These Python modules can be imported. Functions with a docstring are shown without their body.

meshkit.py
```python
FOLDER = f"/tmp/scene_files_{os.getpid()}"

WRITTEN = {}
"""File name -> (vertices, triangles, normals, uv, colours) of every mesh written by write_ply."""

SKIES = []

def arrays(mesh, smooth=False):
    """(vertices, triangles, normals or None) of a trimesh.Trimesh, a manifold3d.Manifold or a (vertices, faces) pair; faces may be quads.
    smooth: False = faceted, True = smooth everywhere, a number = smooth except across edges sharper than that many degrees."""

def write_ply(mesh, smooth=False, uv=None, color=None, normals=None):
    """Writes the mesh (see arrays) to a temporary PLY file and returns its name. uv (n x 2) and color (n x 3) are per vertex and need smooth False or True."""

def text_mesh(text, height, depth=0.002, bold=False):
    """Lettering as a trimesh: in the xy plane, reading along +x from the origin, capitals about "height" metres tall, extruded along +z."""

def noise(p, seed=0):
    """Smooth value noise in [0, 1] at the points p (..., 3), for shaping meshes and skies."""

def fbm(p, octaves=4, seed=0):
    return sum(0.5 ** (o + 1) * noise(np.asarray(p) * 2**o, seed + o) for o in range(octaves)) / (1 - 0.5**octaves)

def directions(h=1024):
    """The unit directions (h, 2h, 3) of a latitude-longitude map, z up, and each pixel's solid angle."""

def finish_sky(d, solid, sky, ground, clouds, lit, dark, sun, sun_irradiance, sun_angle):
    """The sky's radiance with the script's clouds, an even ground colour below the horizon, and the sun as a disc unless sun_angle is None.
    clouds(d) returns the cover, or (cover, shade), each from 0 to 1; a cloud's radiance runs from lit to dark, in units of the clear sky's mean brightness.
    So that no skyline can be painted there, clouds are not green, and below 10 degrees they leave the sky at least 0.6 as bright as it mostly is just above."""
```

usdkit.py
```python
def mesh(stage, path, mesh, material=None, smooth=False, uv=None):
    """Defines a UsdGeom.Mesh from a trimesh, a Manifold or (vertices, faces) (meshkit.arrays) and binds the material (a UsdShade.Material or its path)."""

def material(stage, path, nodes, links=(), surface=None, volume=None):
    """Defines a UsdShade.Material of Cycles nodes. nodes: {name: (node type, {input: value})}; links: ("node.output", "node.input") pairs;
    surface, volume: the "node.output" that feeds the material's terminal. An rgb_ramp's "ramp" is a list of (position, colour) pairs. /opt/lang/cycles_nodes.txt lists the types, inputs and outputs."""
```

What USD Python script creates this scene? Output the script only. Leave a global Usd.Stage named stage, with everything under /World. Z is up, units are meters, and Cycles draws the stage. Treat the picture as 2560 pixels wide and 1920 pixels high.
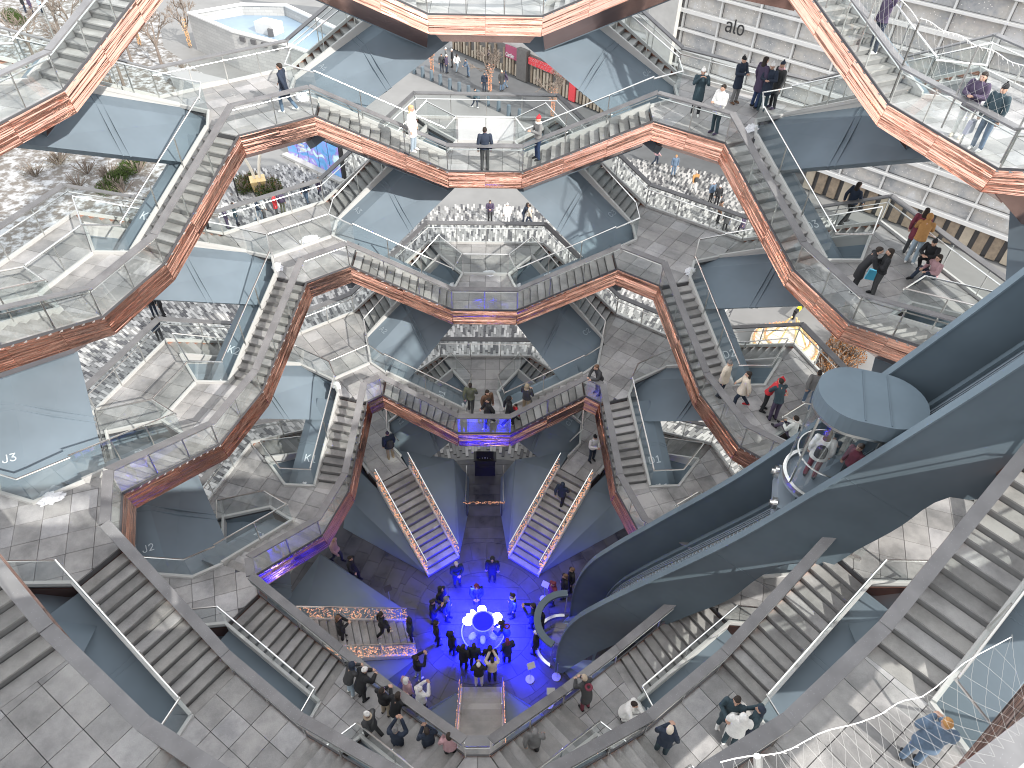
import math, random, numpy as np, trimesh, usdkit, meshkit, manifold3d
from pxr import Usd, UsdGeom, UsdLux, UsdShade, Gf, Sdf, Vt
from shapely.geometry import Polygon, box as sbox
import shapely.ops

random.seed(7); rng = np.random.default_rng(7)
stage = Usd.Stage.CreateInMemory()
UsdGeom.SetStageUpAxis(stage, 'Z'); UsdGeom.SetStageMetersPerUnit(stage, 1.0)
UsdGeom.Xform.Define(stage, '/World')
S = 0.88                                            # structure units -> metres

# ------------------------------------------------------------------ camera
cam = UsdGeom.Camera.Define(stage, '/World/camera')
cam.CreateHorizontalApertureAttr(36.0); cam.CreateVerticalApertureAttr(27.0)
cam.CreateFocalLengthAttr(36.0 * 1809.3 / 2560); cam.CreateClippingRangeAttr((0.05, 2000.0))
EYE = np.array([0.389, -16.373, 31.596 - 0.7]) * S
_p, _y, _r = 0.770, 0.037, 0.032
fw = np.array([math.sin(_y) * math.cos(_p), math.cos(_y) * math.cos(_p), -math.sin(_p)])
rt = np.array([math.cos(_y), -math.sin(_y), 0.0]); up = np.cross(rt, fw)
rt, up = rt * math.cos(_r) + up * math.sin(_r), up * math.cos(_r) - rt * math.sin(_r)
M = Gf.Matrix4d(*rt, 0, *up, 0, *(-fw), 0, *EYE, 1)
cam.AddTransformOp().Set(M)
cam.CreateExposureAttr(1.5)
BLUE = 60.0                                        # the blue lamps in the middle

# ------------------------------------------------------------------ light
SUN_EL, SUN_AZ = math.radians(34), math.radians(-46)       # azimuth counted from +x
sd = np.array([math.cos(SUN_EL) * math.cos(SUN_AZ), math.cos(SUN_EL) * math.sin(SUN_AZ), math.sin(SUN_EL)])
dome = UsdLux.DomeLight.Define(stage, '/World/sky')
dome.GetPrim().SetCustomDataByKey('kind', 'structure')
skym = usdkit.material(stage, '/World/Looks/sky', {
    'sky': ('sky_texture', {'sky_type': 'single_scattering', 'sun_disc': False, 'sun_elevation': SUN_EL, 'sun_rotation': math.atan2(sd[0], sd[1]), 'aerosol_density': 2.0}),
    'tc': ('texture_coordinate', {}), 'n': ('noise_texture', {'scale': 2.2, 'detail': 5.0, 'roughness': 0.55}),
    'r': ('rgb_ramp', {'ramp': [(0.30, (0.55, 0.55, 0.55)), (0.62, (1, 1, 1))]}),
    'cn': ('noise_texture', {'scale': 3.5, 'detail': 4.0}),
    'cr': ('rgb_ramp', {'ramp': [(0.3, (5.0, 5.15, 5.4)), (0.7, (10.0, 10.0, 10.0))]}),
    'm': ('mix_color', {}), 'bg': ('background_shader', {'strength': 0.10})},
    [('tc.generated', 'n.vector'), ('tc.generated', 'cn.vector'), ('n.fac', 'r.fac'), ('cn.fac', 'cr.fac'), ('r.color', 'm.fac'), ('sky.color', 'm.a'), ('cr.color', 'm.b'), ('m.result', 'bg.color')], surface='bg.background')
UsdShade.MaterialBindingAPI.Apply(dome.GetPrim()).Bind(skym)
sun = UsdLux.DistantLight.Define(stage, '/World/sun')
sun.CreateIntensityAttr(0.55); sun.CreateAngleAttr(0.5); sun.CreateNormalizeAttr(True); sun.CreateColorAttr(Gf.Vec3f(1.0, 0.95, 0.88))
z_ = sd; x_ = np.cross([0, 0, 1.0], z_); x_ /= np.linalg.norm(x_); y_ = np.cross(z_, x_)
sun.AddTransformOp().Set(Gf.Matrix4d(*x_, 0, *y_, 0, *z_, 0, 0, 0, 60, 1))

# ------------------------------------------------------------------ materials
L = {}
def mat(name, nodes, links, surface='p.BSDF', volume=None):
    L[name] = usdkit.material(stage, '/World/Looks/' + name, nodes, links, surface=surface, volume=volume); return L[name]
def plain(name, col, rough=0.6, metal=0.0, var=0.0, scale=6.0, bump=0.0, **kw):
    nodes = {'p': ('principled_bsdf', dict(roughness=rough, metallic=metal, base_color=col, **kw))}; links = []
    if var or bump:
        nodes['g'] = ('geometry', {}); nodes['n'] = ('noise_texture', {'scale': scale, 'detail': 5.0, 'roughness': 0.6})
        links += [('g.position', 'n.vector')]
    if var:
        c = np.array(col); nodes['r'] = ('rgb_ramp', {'ramp': [(0.25, tuple(c * (1 - var))), (0.75, tuple(np.minimum(c * (1 + var), 1)))]})
        links += [('n.fac', 'r.fac'), ('r.color', 'p.base_color')]
    if bump:
        nodes['b'] = ('bump', {'strength': bump, 'distance': 0.02}); links += [('n.fac', 'b.height'), ('b.normal', 'p.normal')]
    return mat(name, nodes, links)
def tilemat(name, dark, light, wet):
    """slabs: each its own tone, blotches of damp, fine grain"""
    mat(name, {'g': ('geometry', {}), 'oi': ('object_info', {}), 'n': ('noise_texture', {'scale': 0.9, 'detail': 6.0, 'roughness': 0.65}), 'f': ('noise_texture', {'scale': 60.0, 'detail': 2.0}),
               'r': ('rgb_ramp', {'ramp': [(0.36, dark), (0.60, light)]}), 'o': ('rgb_ramp', {'ramp': [(0.0, (0.74, 0.74, 0.75)), (0.5, (0.96, 0.95, 0.94)), (1.0, (1.12, 1.12, 1.15))]}), 'fr': ('rgb_ramp', {'ramp': [(0.3, (0.9, 0.9, 0.9)), (0.7, (1.08, 1.08, 1.08))]}),
               'm': ('mix_color', {'blend_type': 'multiply', 'fac': 1.0, 'use_clamp': False}), 'm2': ('mix_color', {'blend_type': 'multiply', 'fac': 1.0, 'use_clamp': False}),
               'w': ('map_range', {'from_min': 0.35, 'from_max': 0.6, 'to_min': wet, 'to_max': 0.7}), 'b': ('bump', {'strength': 0.25, 'distance': 0.01}), 'p': ('principled_bsdf', {})},
        [('g.position', 'n.vector'), ('g.position', 'f.vector'), ('n.fac', 'r.fac'), ('oi.random', 'o.fac'), ('f.fac', 'fr.fac'), ('r.color', 'm.a'), ('o.color', 'm.b'), ('m.result', 'm2.a'), ('fr.color', 'm2.b'), ('m2.result', 'p.base_color'), ('n.fac', 'w.value'), ('w.result', 'p.roughness'), ('f.fac', 'b.height'), ('b.normal', 'p.normal')])
tilemat('slab', (0.215, 0.215, 0.215), (0.39, 0.385, 0.38), 0.34)
tilemat('tread', (0.205, 0.203, 0.198), (0.355, 0.35, 0.34), 0.45)
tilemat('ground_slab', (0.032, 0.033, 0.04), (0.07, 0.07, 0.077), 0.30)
plain('riser', (0.18, 0.18, 0.18), 0.7, var=0.15, scale=3.0); plain('deck_edge', (0.07, 0.07, 0.075), 0.6)
def steel(name, col):
    mat(name, {'g': ('geometry', {}), 'n': ('noise_texture', {'scale': 0.5, 'detail': 4.0}), 'r': ('rgb_ramp', {'ramp': [(0.3, tuple(np.array(col) * 0.86)), (0.7, tuple(np.array(col) * 1.12))]}),
               'n2': ('noise_texture', {'scale': 5.0, 'detail': 5.0, 'roughness': 0.7}), 'rr': ('map_range', {'from_min': 0.3, 'from_max': 0.7, 'to_min': 0.58, 'to_max': 0.78}), 'p': ('principled_bsdf', {'specular_ior_level': 0.18})},
        [('g.position', 'n.vector'), ('g.position', 'n2.vector'), ('n.fac', 'r.fac'), ('r.color', 'p.base_color'), ('n2.fac', 'rr.value'), ('rr.result', 'p.roughness')])
steel('blue_steel', (0.15, 0.19, 0.225)); steel('lift_steel', (0.105, 0.138, 0.165)); steel('lift_roof', (0.12, 0.158, 0.188))
def coppermat(name, col, rough, wob, uv=True):
    """polished sheet: long shallow ripples along the band (u runs along it, v across)"""
    src = ('uvmap', {'attribute': 'st'}) if uv else ('geometry', {})
    mat(name, {'s': src, 'mp': ('mapping', {'scale': (0.14, 5.0, 1.0) if uv else (0.3, 0.3, 2.2)}), 'n': ('noise_texture', {'scale': 1.0, 'detail': 3.5, 'roughness': 0.55, 'distortion': 0.25}), 'b': ('bump', {'strength': wob, 'distance': 0.06}),
               'mp2': ('mapping', {'scale': (0.8, 0.8, 0.8)}), 'n2': ('noise_texture', {'scale': 1.0, 'detail': 4.0}), 'r': ('rgb_ramp', {'ramp': [(0.3, tuple(np.array(col) * 0.82)), (0.7, col)]}), 'p': ('principled_bsdf', {'metallic': 1.0, 'roughness': rough})},
        [('s.' + ('UV' if uv else 'position'), 'mp.vector'), ('mp.vector', 'n.vector'), ('n.fac', 'b.height'), ('b.normal', 'p.normal'), ('s.' + ('UV' if uv else 'position'), 'mp2.vector'), ('mp2.vector', 'n2.vector'), ('n2.fac', 'r.fac'), ('r.color', 'p.base_color')])
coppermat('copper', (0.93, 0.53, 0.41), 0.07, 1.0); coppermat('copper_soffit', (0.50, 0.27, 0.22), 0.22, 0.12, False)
plain('bright_steel', (0.72, 0.72, 0.70), 0.28, 1.0); plain('white_frame', (0.45, 0.45, 0.44), 0.4)
mat('rail_cap', {'g': ('geometry', {}), 'v': ('voronoi_texture', {'scale': 26.0}), 'n': ('noise_texture', {'scale': 2.0, 'detail': 5.0}), 'sp': ('math', {'math_type': 'less_than', 'value2': 0.10}), 'r': ('rgb_ramp', {'ramp': [(0.3, (0.13, 0.13, 0.135)), (0.7, (0.19, 0.19, 0.195))]}),
               'm': ('mix_color', {'b': (0.42, 0.43, 0.46)}), 'p': ('principled_bsdf', {'roughness': 0.5})},
    [('g.position', 'v.vector'), ('g.position', 'n.vector'), ('v.distance', 'sp.value1'), ('n.fac', 'r.fac'), ('r.color', 'm.a'), ('sp.value', 'm.fac'), ('m.result', 'p.base_color')])
def glassmat(name, tint, refl=1.0, extra=0.0):
    mat(name, {'t': ('transparent_bsdf', {'color': tint}), 'gl': ('glossy_bsdf', {'color': (0.95, 1, 1), 'roughness': 0.02}), 'f': ('fresnel', {'IOR': 1.5}), 'k': ('math', {'math_type': 'multiply_add', 'value2': refl, 'value3': extra}), 'm': ('mix_closure', {})},
        [('f.fac', 'k.value1'), ('k.value', 'm.fac'), ('t.BSDF', 'm.closure1'), ('gl.BSDF', 'm.closure2')], surface='m.closure')
glassmat('glass', (0.94, 0.968, 0.962), 0.22); glassmat('glass_dark', (0.93, 0.95, 0.96), 0.2); 
mat('frosted', {'t': ('transparent_bsdf', {'color': (0.95, 0.97, 0.97)}), 'd': ('diffuse_bsdf', {'color': (0.8, 0.82, 0.82)}), 'tr': ('translucent_bsdf', {'color': (0.8, 0.82, 0.82)}), 'm': ('mix_closure', {'fac': 0.5}), 'm2': ('mix_closure', {'fac': 0.75})},
    [('d.BSDF', 'm.closure1'), ('tr.BSDF', 'm.closure2'), ('t.BSDF', 'm2.closure1'), ('m.closure', 'm2.closure2')], surface='m2.closure')
plain('letter_paint', (0.52, 0.58, 0.62), 0.5); plain('letter_faint', (0.26, 0.31, 0.35), 0.5)
plain('snow', (0.66, 0.67, 0.70), 0.75, var=0.05, scale=4.0, bump=0.4)
plain('black', (0.02, 0.02, 0.022), 0.5); plain('dark_rubber', (0.03, 0.03, 0.03), 0.7)

# ------------------------------------------------------------------ naming and object helpers
used = {}
def free(parent, name):
    k = (parent, name); n = used.get(k, 0); used[k] = n + 1
    return f'{parent}/{name}' if n == 0 else f'{parent}/{name}_{n:03d}'
def tag(p, label=None, cat=None, group=None, kind=None):
    p = p.GetPrim() if hasattr(p, 'GetPrim') else p
    for k, v in (('label', label), ('category', cat), ('group', group), ('kind', kind)):
        if v: p.SetCustomDataByKey(k, v)
    return p
def thing(name, label, cat, loc=(0, 0, 0), rz=0.0, group=None, kind=None):
    x = UsdGeom.Xform.Define(stage, free('/World', name)); x.AddTranslateOp().Set(Gf.Vec3d(*map(float, loc))); x.AddRotateZOp().Set(float(rz))
    return tag(x, label, cat, group, kind)
def obj(name, mesh, m, parent=None, label=None, smooth=False, kind=None):
    par = '/World' if parent is None else str(parent.GetPath())
    p = usdkit.mesh(stage, free(par, name), mesh, L[m] if isinstance(m, str) else m, smooth=smooth).GetPrim()
    return tag(p, label, None, None, kind)
class MB:
    def __init__(s): s.v = []; s.f = []; s.n = 0
    def add(s, v, f):
        s.v.append(np.asarray(v, float)); s.f.append(np.asarray(f, int) + s.n); s.n += len(v); return s
    def tm(s, m): return s.add(m.vertices, m.faces)
    def prism(s, a, b):
        """closed solid between two polygons of the same vertex count (3D points)"""
        a, b = np.asarray(a, float), np.asarray(b, float); n = len(a); f = []
        for i in range(n):
            j = (i + 1) % n; f += [(i, j, n + j), (i, n + j, n + i)]
        for i in range(1, n - 1): f += [(0, i + 1, i), (n, n + i, n + i + 1)]
        c = np.vstack([a, b]).mean(0); v = np.vstack([a, b]); f = np.array(f)
        vol = np.einsum('ij,ij->i', v[f[:, 0]] - c, np.cross(v[f[:, 1]] - c, v[f[:, 2]] - c)).sum()
        if vol < 0: f = f[:, ::-1]
        return s.add(v, f)
    def box(s, c, d, rz=0.0):
        x, y, z = np.asarray(d, float) / 2; co, si = math.cos(rz), math.sin(rz)
        q = np.array([(-x, -y), (x, -y), (x, y), (-x, y)]) @ np.array([[co, si], [-si, co]])
        a = np.column_stack([q + np.asarray(c)[:2], np.full(4, c[2] - z)]); b = a.copy(); b[:, 2] += 2 * z
        return s.prism(a, b)
    def bar(s, p, q, w, h=None, n=4, r2=None):
        """square or round bar from p to q"""
        p, q = np.asarray(p, float), np.asarray(q, float); t = q - p; t = t / (np.linalg.norm(t) + 1e-9)
        a = np.cross(t, [0, 0, 1.0]); a = np.array([1.0, 0, 0]) if np.linalg.norm(a) < 1e-3 else a / np.linalg.norm(a); b = np.cross(a, t)
        h = w if h is None else h; an = np.arange(n) * 2 * np.pi / n + np.pi / n; k = 1 / math.cos(np.pi / n)
        o = (np.cos(an)[:, None] * a * w / 2 + np.sin(an)[:, None] * b * h / 2) * k; r = 1 if r2 is None else r2
        return s.prism(p + o, q + o * r)
    def poly(s, pts, z0, z1):
        """extruded shapely polygon"""
        m = trimesh.creation.extrude_polygon(pts, z1 - z0, engine='earcut'); m.apply_translation([0, 0, z0]); return s.tm(m)
    def mesh(s): return np.vstack(s.v), np.vstack(s.f)
    def build(s, name, m, parent=None, label=None, smooth=False, kind=None): return obj(name, s.mesh(), m, parent, label, smooth, kind)
def normals2(path):
    p = np.asarray(path, float)[:, :2]; d = np.diff(p, axis=0); d /= np.linalg.norm(d, axis=1, keepdims=True) + 1e-9; nn = np.column_stack([-d[:, 1], d[:, 0]]); out = []
    for i in range(len(p)):
        a, b = nn[max(i - 1, 0)], nn[min(i, len(nn) - 1)]; m = a + b; m /= np.linalg.norm(m) + 1e-9; out.append(m / max(m @ a, 0.4))
    return np.array(out)
def sweep(mb, path, sec):
    """sweeps a closed (across, up) section along a 3D path, mitred in plan"""
    p = np.asarray(path, float); n = normals2(p); rings = []
    for i in range(len(p)): rings.append(np.array([[p[i, 0] + n[i, 0] * u, p[i, 1] + n[i, 1] * u, p[i, 2] + w] for u, w in sec]))
    k = len(sec); v = np.vstack(rings); f = []
    for i in range(len(p) - 1):
        for j in range(k):
            a, b = i * k + j, i * k + (j + 1) % k; f += [(a, b, b + k), (a, b + k, a + k)]
    e = (len(p) - 1) * k
    for j in range(1, k - 1): f += [(0, j + 1, j), (e, e + j, e + j + 1)]
    f = np.array(f); c = v.mean(0); 
    return mb.add(v, f)
RECT = lambda u0, u1, v0, v1: [(u0, v0), (u0, v1), (u1, v1), (u1, v0)]
def ring(r, cu, cv, n=8): return [(cu + r * math.cos(2 * math.pi * i / n), cv - r * math.sin(2 * math.pi * i / n)) for i in range(n)]

FASC = [(-0.13, -0.60), (0.02, 0.035), (0.05, 0.035), (0.05, -0.58)]           # (inwards of the edge is negative, up): leans back so that it meets the sky
def band(par, A, B, la, lb):
    """copper band of polished panels between two sections (4 points each), uv in metres along and across"""
    A, B = np.array(A, float), np.array(B, float); ln = lb - la; n = max(1, int(round(ln / 1.75))); cuts = np.linspace(0, 1, n + 1); gp = 0.004 / max(ln, .1)
    F_ = np.array([(0, 1, 5), (0, 5, 4), (1, 2, 6), (1, 6, 5), (2, 3, 7), (2, 7, 6), (3, 0, 4), (3, 4, 7), (0, 2, 1), (0, 3, 2), (4, 5, 6), (4, 6, 7)])
    for i in range(n):
        t0, t1 = cuts[i] + gp * (i > 0), cuts[i + 1] - gp * (i < n - 1); v = np.vstack([lerp(A, B, t0), lerp(A, B, t1)]); f = F_; c = v.mean(0)
        if np.einsum('ij,ij->i', v[f[:, 0]] - c, np.cross(v[f[:, 1]] - c, v[f[:, 2]] - c)).sum() < 0: f = f[:, ::-1]
        o, o2 = rng.uniform(0, 90), rng.uniform(-.12, .12); uv = [(o + ln * t0, w + o2) for w in (0, .62, .65, 1.27)] + [(o + ln * t1, w + o2) for w in (0, .62, .65, 1.27)]
        usdkit.mesh(stage, free(str(par.GetPath()), 'copper_panel'), (v, f), L['copper'], uv=np.array(uv))
def balustrade(parent, path, side, cap=True, rail=True, panel=1.35, frost=False, h=1.05, shoe=False):
    """glass guard along a 3D path; side +1/-1 tells on which hand of the path people stand"""
    path = np.asarray(path, float); mb = MB()
    if cap:
        sweep(mb, path, RECT(-0.13, 0.13, h - 0.02, h + 0.03)); mb.build('rail_cap', 'rail_cap', parent)
        mb = MB(); sweep(mb, path, ring(0.022, side * 0.09, h - 0.20, 6)); mb.build('handrail', 'bright_steel', parent, smooth=40)
    else:
        sweep(mb, path, ring(0.028, 0, h, 6)); mb.build('handrail', 'bright_steel', parent, smooth=40)
    mb = MB(); sweep(mb, path, RECT(-0.02, 0.02, -0.03, 0.05) if (cap and not shoe) else RECT(-0.045, 0.045, -0.03, 0.10)); mb.build('glass_shoe', 'deck_edge' if (cap and not shoe) else 'white_frame', parent)
    for a, b in zip(path[:-1], path[1:]):
        ln = np.linalg.norm((b - a)[:2]); n = max(1, int(round(ln / panel)))
        if ln < 0.15: continue
        d = (b - a)[:2] / ln; nn = np.array([-d[1], d[0]]) * 0.008
        for i in range(n):
            t0, t1 = (i * ln / n + 0.012) / ln, ((i + 1) * ln / n - 0.012) / ln; p, q = a + (b - a) * t0, a + (b - a) * t1; g = MB()
            lo, hi = 0.105, h - 0.035
            g.add([(p[0], p[1], p[2] + lo), (q[0], q[1], q[2] + lo), (q[0], q[1], q[2] + hi), (p[0], p[1], p[2] + hi)], [(0, 1, 2), (0, 2, 3)])
            g.build('glass_panel', 'frosted' if frost else 'glass', parent)
            if i > 0 or cap:
                c = a + (b - a) * (i / n); o = np.array([-d[1], d[0]]) * side * 0.035
                MB().bar((c[0] + o[0], c[1] + o[1], c[2] + 0.02), (c[0] + o[0], c[1] + o[1], c[2] + h - 0.02), 0.035).build('post', 'bright_steel', parent)

# ------------------------------------------------------------------ the stair tower: landings and flights
ZL = {0: 0.7, 1: 3.4, 2: 6.024, 3: 8.112, 4: 10.861, 5: 13.29, 6: 16.367, 7: 18.889, 8: 21.997, 9: 24.55}
ZL = {k: (z - 0.7) * S for k, z in ZL.items()}
RIN = {1: 7.6, 2: 6.55, 3: 8.40, 4: 9.795, 5: 11.232, 6: 12.443, 7: 13.749, 8: 14.61, 9: 15.7}
RIN = {k: r * S for k, r in RIN.items()}
PROF = {1: [(0, .86), (.85, .92), (1.9, .85), (3.2, 1.55), (5.2, 1.95)], 2: [(0, 1.23), (1.5, .97), (2.8, .63), (4.4, 1.70), (5.55, 2.37)], 3: [(0, .37), (1.14, 1.23), (2.2, 1.0), (4.0, 1.75), (6.2, 2.2)],
        4: [(0, 1.49), (1.5, 1.5), (2.8, 1.12), (4.4, 2.31), (5.6, 2.97)], 5: [(0, 1.0), (1.15, 1.88), (2.55, 1.45), (3.6, 2.2), (5.6, 2.5)], 6: [(0, 1.61), (1.5, 1.76), (2.8, 1.34), (4.4, 2.77), (5.4, 3.4)],
        7: [(0, 1.55), (1.22, 2.34), (2.7, 1.75), (3.9, 2.5), (5.2, 2.95)], 8: [(0, 2.3), (1.5, 2.5), (2.8, 1.7), (4.4, 3.1), (5.4, 3.9)], 9: [(0, 1.9), (1.2, 2.6), (2.7, 1.9), (3.9, 2.9), (5.2, 3.3)]}
PROF = {k: np.array(p) * S for k, p in PROF.items()}
COL = {'B': 90, 'D': 18, 'K': 162, 'H': 234, 'F': 306, 'A': 126, 'C': 54, 'E': -18, 'G': 270, 'J': 198}
EVEN, ODD = 'BDKHF', 'ACEGJ'
TIER = {1: 'lowest', 2: 'second', 3: 'third', 4: 'fourth', 5: 'fifth', 6: 'sixth', 7: 'seventh', 8: 'eighth', 9: 'ninth'}
def fin(col, k): return f'{col}{(k + 1) // 2}'
lerp = lambda a, b, t: a + (b - a) * t
T3 = lambda p, z: np.array([p[0], p[1], z])

def make_landing(k, mid_rail=0):
    P = PROF[k]; par = thing('stair_landing', 'x', 'landing', (0, 0, 0))
    half = [tuple(p) for p in P]; mir = [(d, -t) for d, t in half]
    outline = half + mir[::-1]
    poly = Polygon(outline).buffer(0)
    inner_c = Polygon([half[0], half[1], half[2], mir[2], mir[1], mir[0]]); outer_c = Polygon([half[2], half[3], half[4], mir[4], mir[3], mir[2]])
    MB().poly(poly.buffer(-0.02), -0.20, -0.045).build('deck', 'deck_edge', par)
    # slabs, laid to the radial grid
    s = 0.66; dmax = half[4][0]; n = int(math.ceil(dmax / s)); w = int(math.ceil(half[4][1] / s)) + 1
    clip = poly.buffer(-0.03, join_style=2); i = 0
    for a in range(n):
        for b in range(-w, w):
            off = 0.0
            c = sbox(a * s + 0.007, b * s + 0.007 + off, (a + 1) * s - 0.007, (b + 1) * s - 0.007 + off).intersection(clip)
            for g in getattr(c, 'geoms', [c]):
                if g.geom_type == 'Polygon' and g.area > 0.02:
                    dz = rng.uniform(-0.004, 0.004); MB().poly(g, -0.045, 0.0 + dz).build('slab', 'slab', par)
    # copper edge bands, inner and outer
    pi = [T3(mir[0], 0), T3(half[0], 0)]
    w0 = half[0][1]
    if k > 1: band(par, [(u, -w0 - u * .3, v) for u, v in FASC], [(u, w0 + u * .3, v) for u, v in FASC], 0, 2 * w0)
    x4, w4 = half[4]; band(par, [(x4 - u, w4, v) for u, v in FASC], [(x4 - u, -w4, v) for u, v in FASC], 0, 2 * w4)
    # copper belly below, in two hulls
    for (q, cz) in ((inner_c, 0), (outer_c, 1)):
        pts = [(x, y, -0.205) for x, y in list(q.exterior.coords)[:-1]]
        if cz == 0:
            pts += [(half[0][0] + 0.06, s_ * half[0][1] * 0.98, -0.46) for s_ in (1, -1)]
            pts += [(half[1][0] + 0.05, s_ * half[1][1] * 0.75, -1.35) for s_ in (1, -1)] + [(half[2][0], s_ * half[2][1] * 0.8, -1.6) for s_ in (1, -1)]
        else:
            pts += [(half[4][0] - 0.08, s_ * half[4][1] * 0.97, -0.46) for s_ in (1, -1)]
            pts += [(half[3][0] - 0.2, s_ * half[3][1] * 0.7, -1.45) for s_ in (1, -1)] + [(half[2][0], s_ * half[2][1] * 0.8, -1.6) for s_ in (1, -1)]
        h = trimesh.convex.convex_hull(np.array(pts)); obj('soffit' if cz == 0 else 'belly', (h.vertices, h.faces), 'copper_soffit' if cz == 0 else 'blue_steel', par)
    # guards
    if k > 1: balustrade(par, [T3(mir[0], 0) + [0.03, 0, 0], T3(half[0], 0) + [0.03, 0, 0]], -1, True)
    balustrade(par, [T3(half[4], 0) - [0.05, 0, 0], T3(mir[4], 0) - [0.05, 0, 0]], -1, True, shoe=True)
    for m_ in (half, mir):
        q = [T3(m_[1], 0), T3(m_[2], 0), T3(m_[3], 0)]
        balustrade(par, q, 1 if m_ is half else -1, False)
    if mid_rail: balustrade(par, [T3(half[2], 0) + [0.02, -0.06, 0], T3(mir[2], 0) + [0.02, 0.06, 0]], 1, False, frost=(mid_rail == 2))
    return par

def ends(k):
    """canonical end points (2D) of the flight from tier k to k+1: even column at azimuth 0, odd column at +36 degrees"""
    even_low = k % 2 == 0; ke, ko = (k, k + 1) if even_low else (k + 1, k)
    E = [np.array([RIN[ke] + d, t]) for d, t in PROF[ke]]
    a = math.radians(36); c, s = math.cos(a), math.sin(a); O = [np.array([(RIN[ko] + d) * c + t * s, (RIN[ko] + d) * s - t * c]) for d, t in PROF[ko]]
    if even_low:
        dd = O[1] - E[1]; dd = dd / np.linalg.norm(dd); nn = np.array([dd[1], -dd[0]]); wv = E[2] - E[1]; wv = nn * 1.5 * S * (1 if wv @ nn > 0 else -1)
        return E[0], E[1], O[0], O[1], (E[1], E[1] + wv), (O[1], O[1] + wv), True
    dd = E[3] - O[3]; dd = dd / np.linalg.norm(dd) * 0.55
    return O[3], O[4], E[3], E[4], (O[1] - dd, O[3] - dd), (E[2] + dd * .4, E[3] + dd * .4), False

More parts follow.
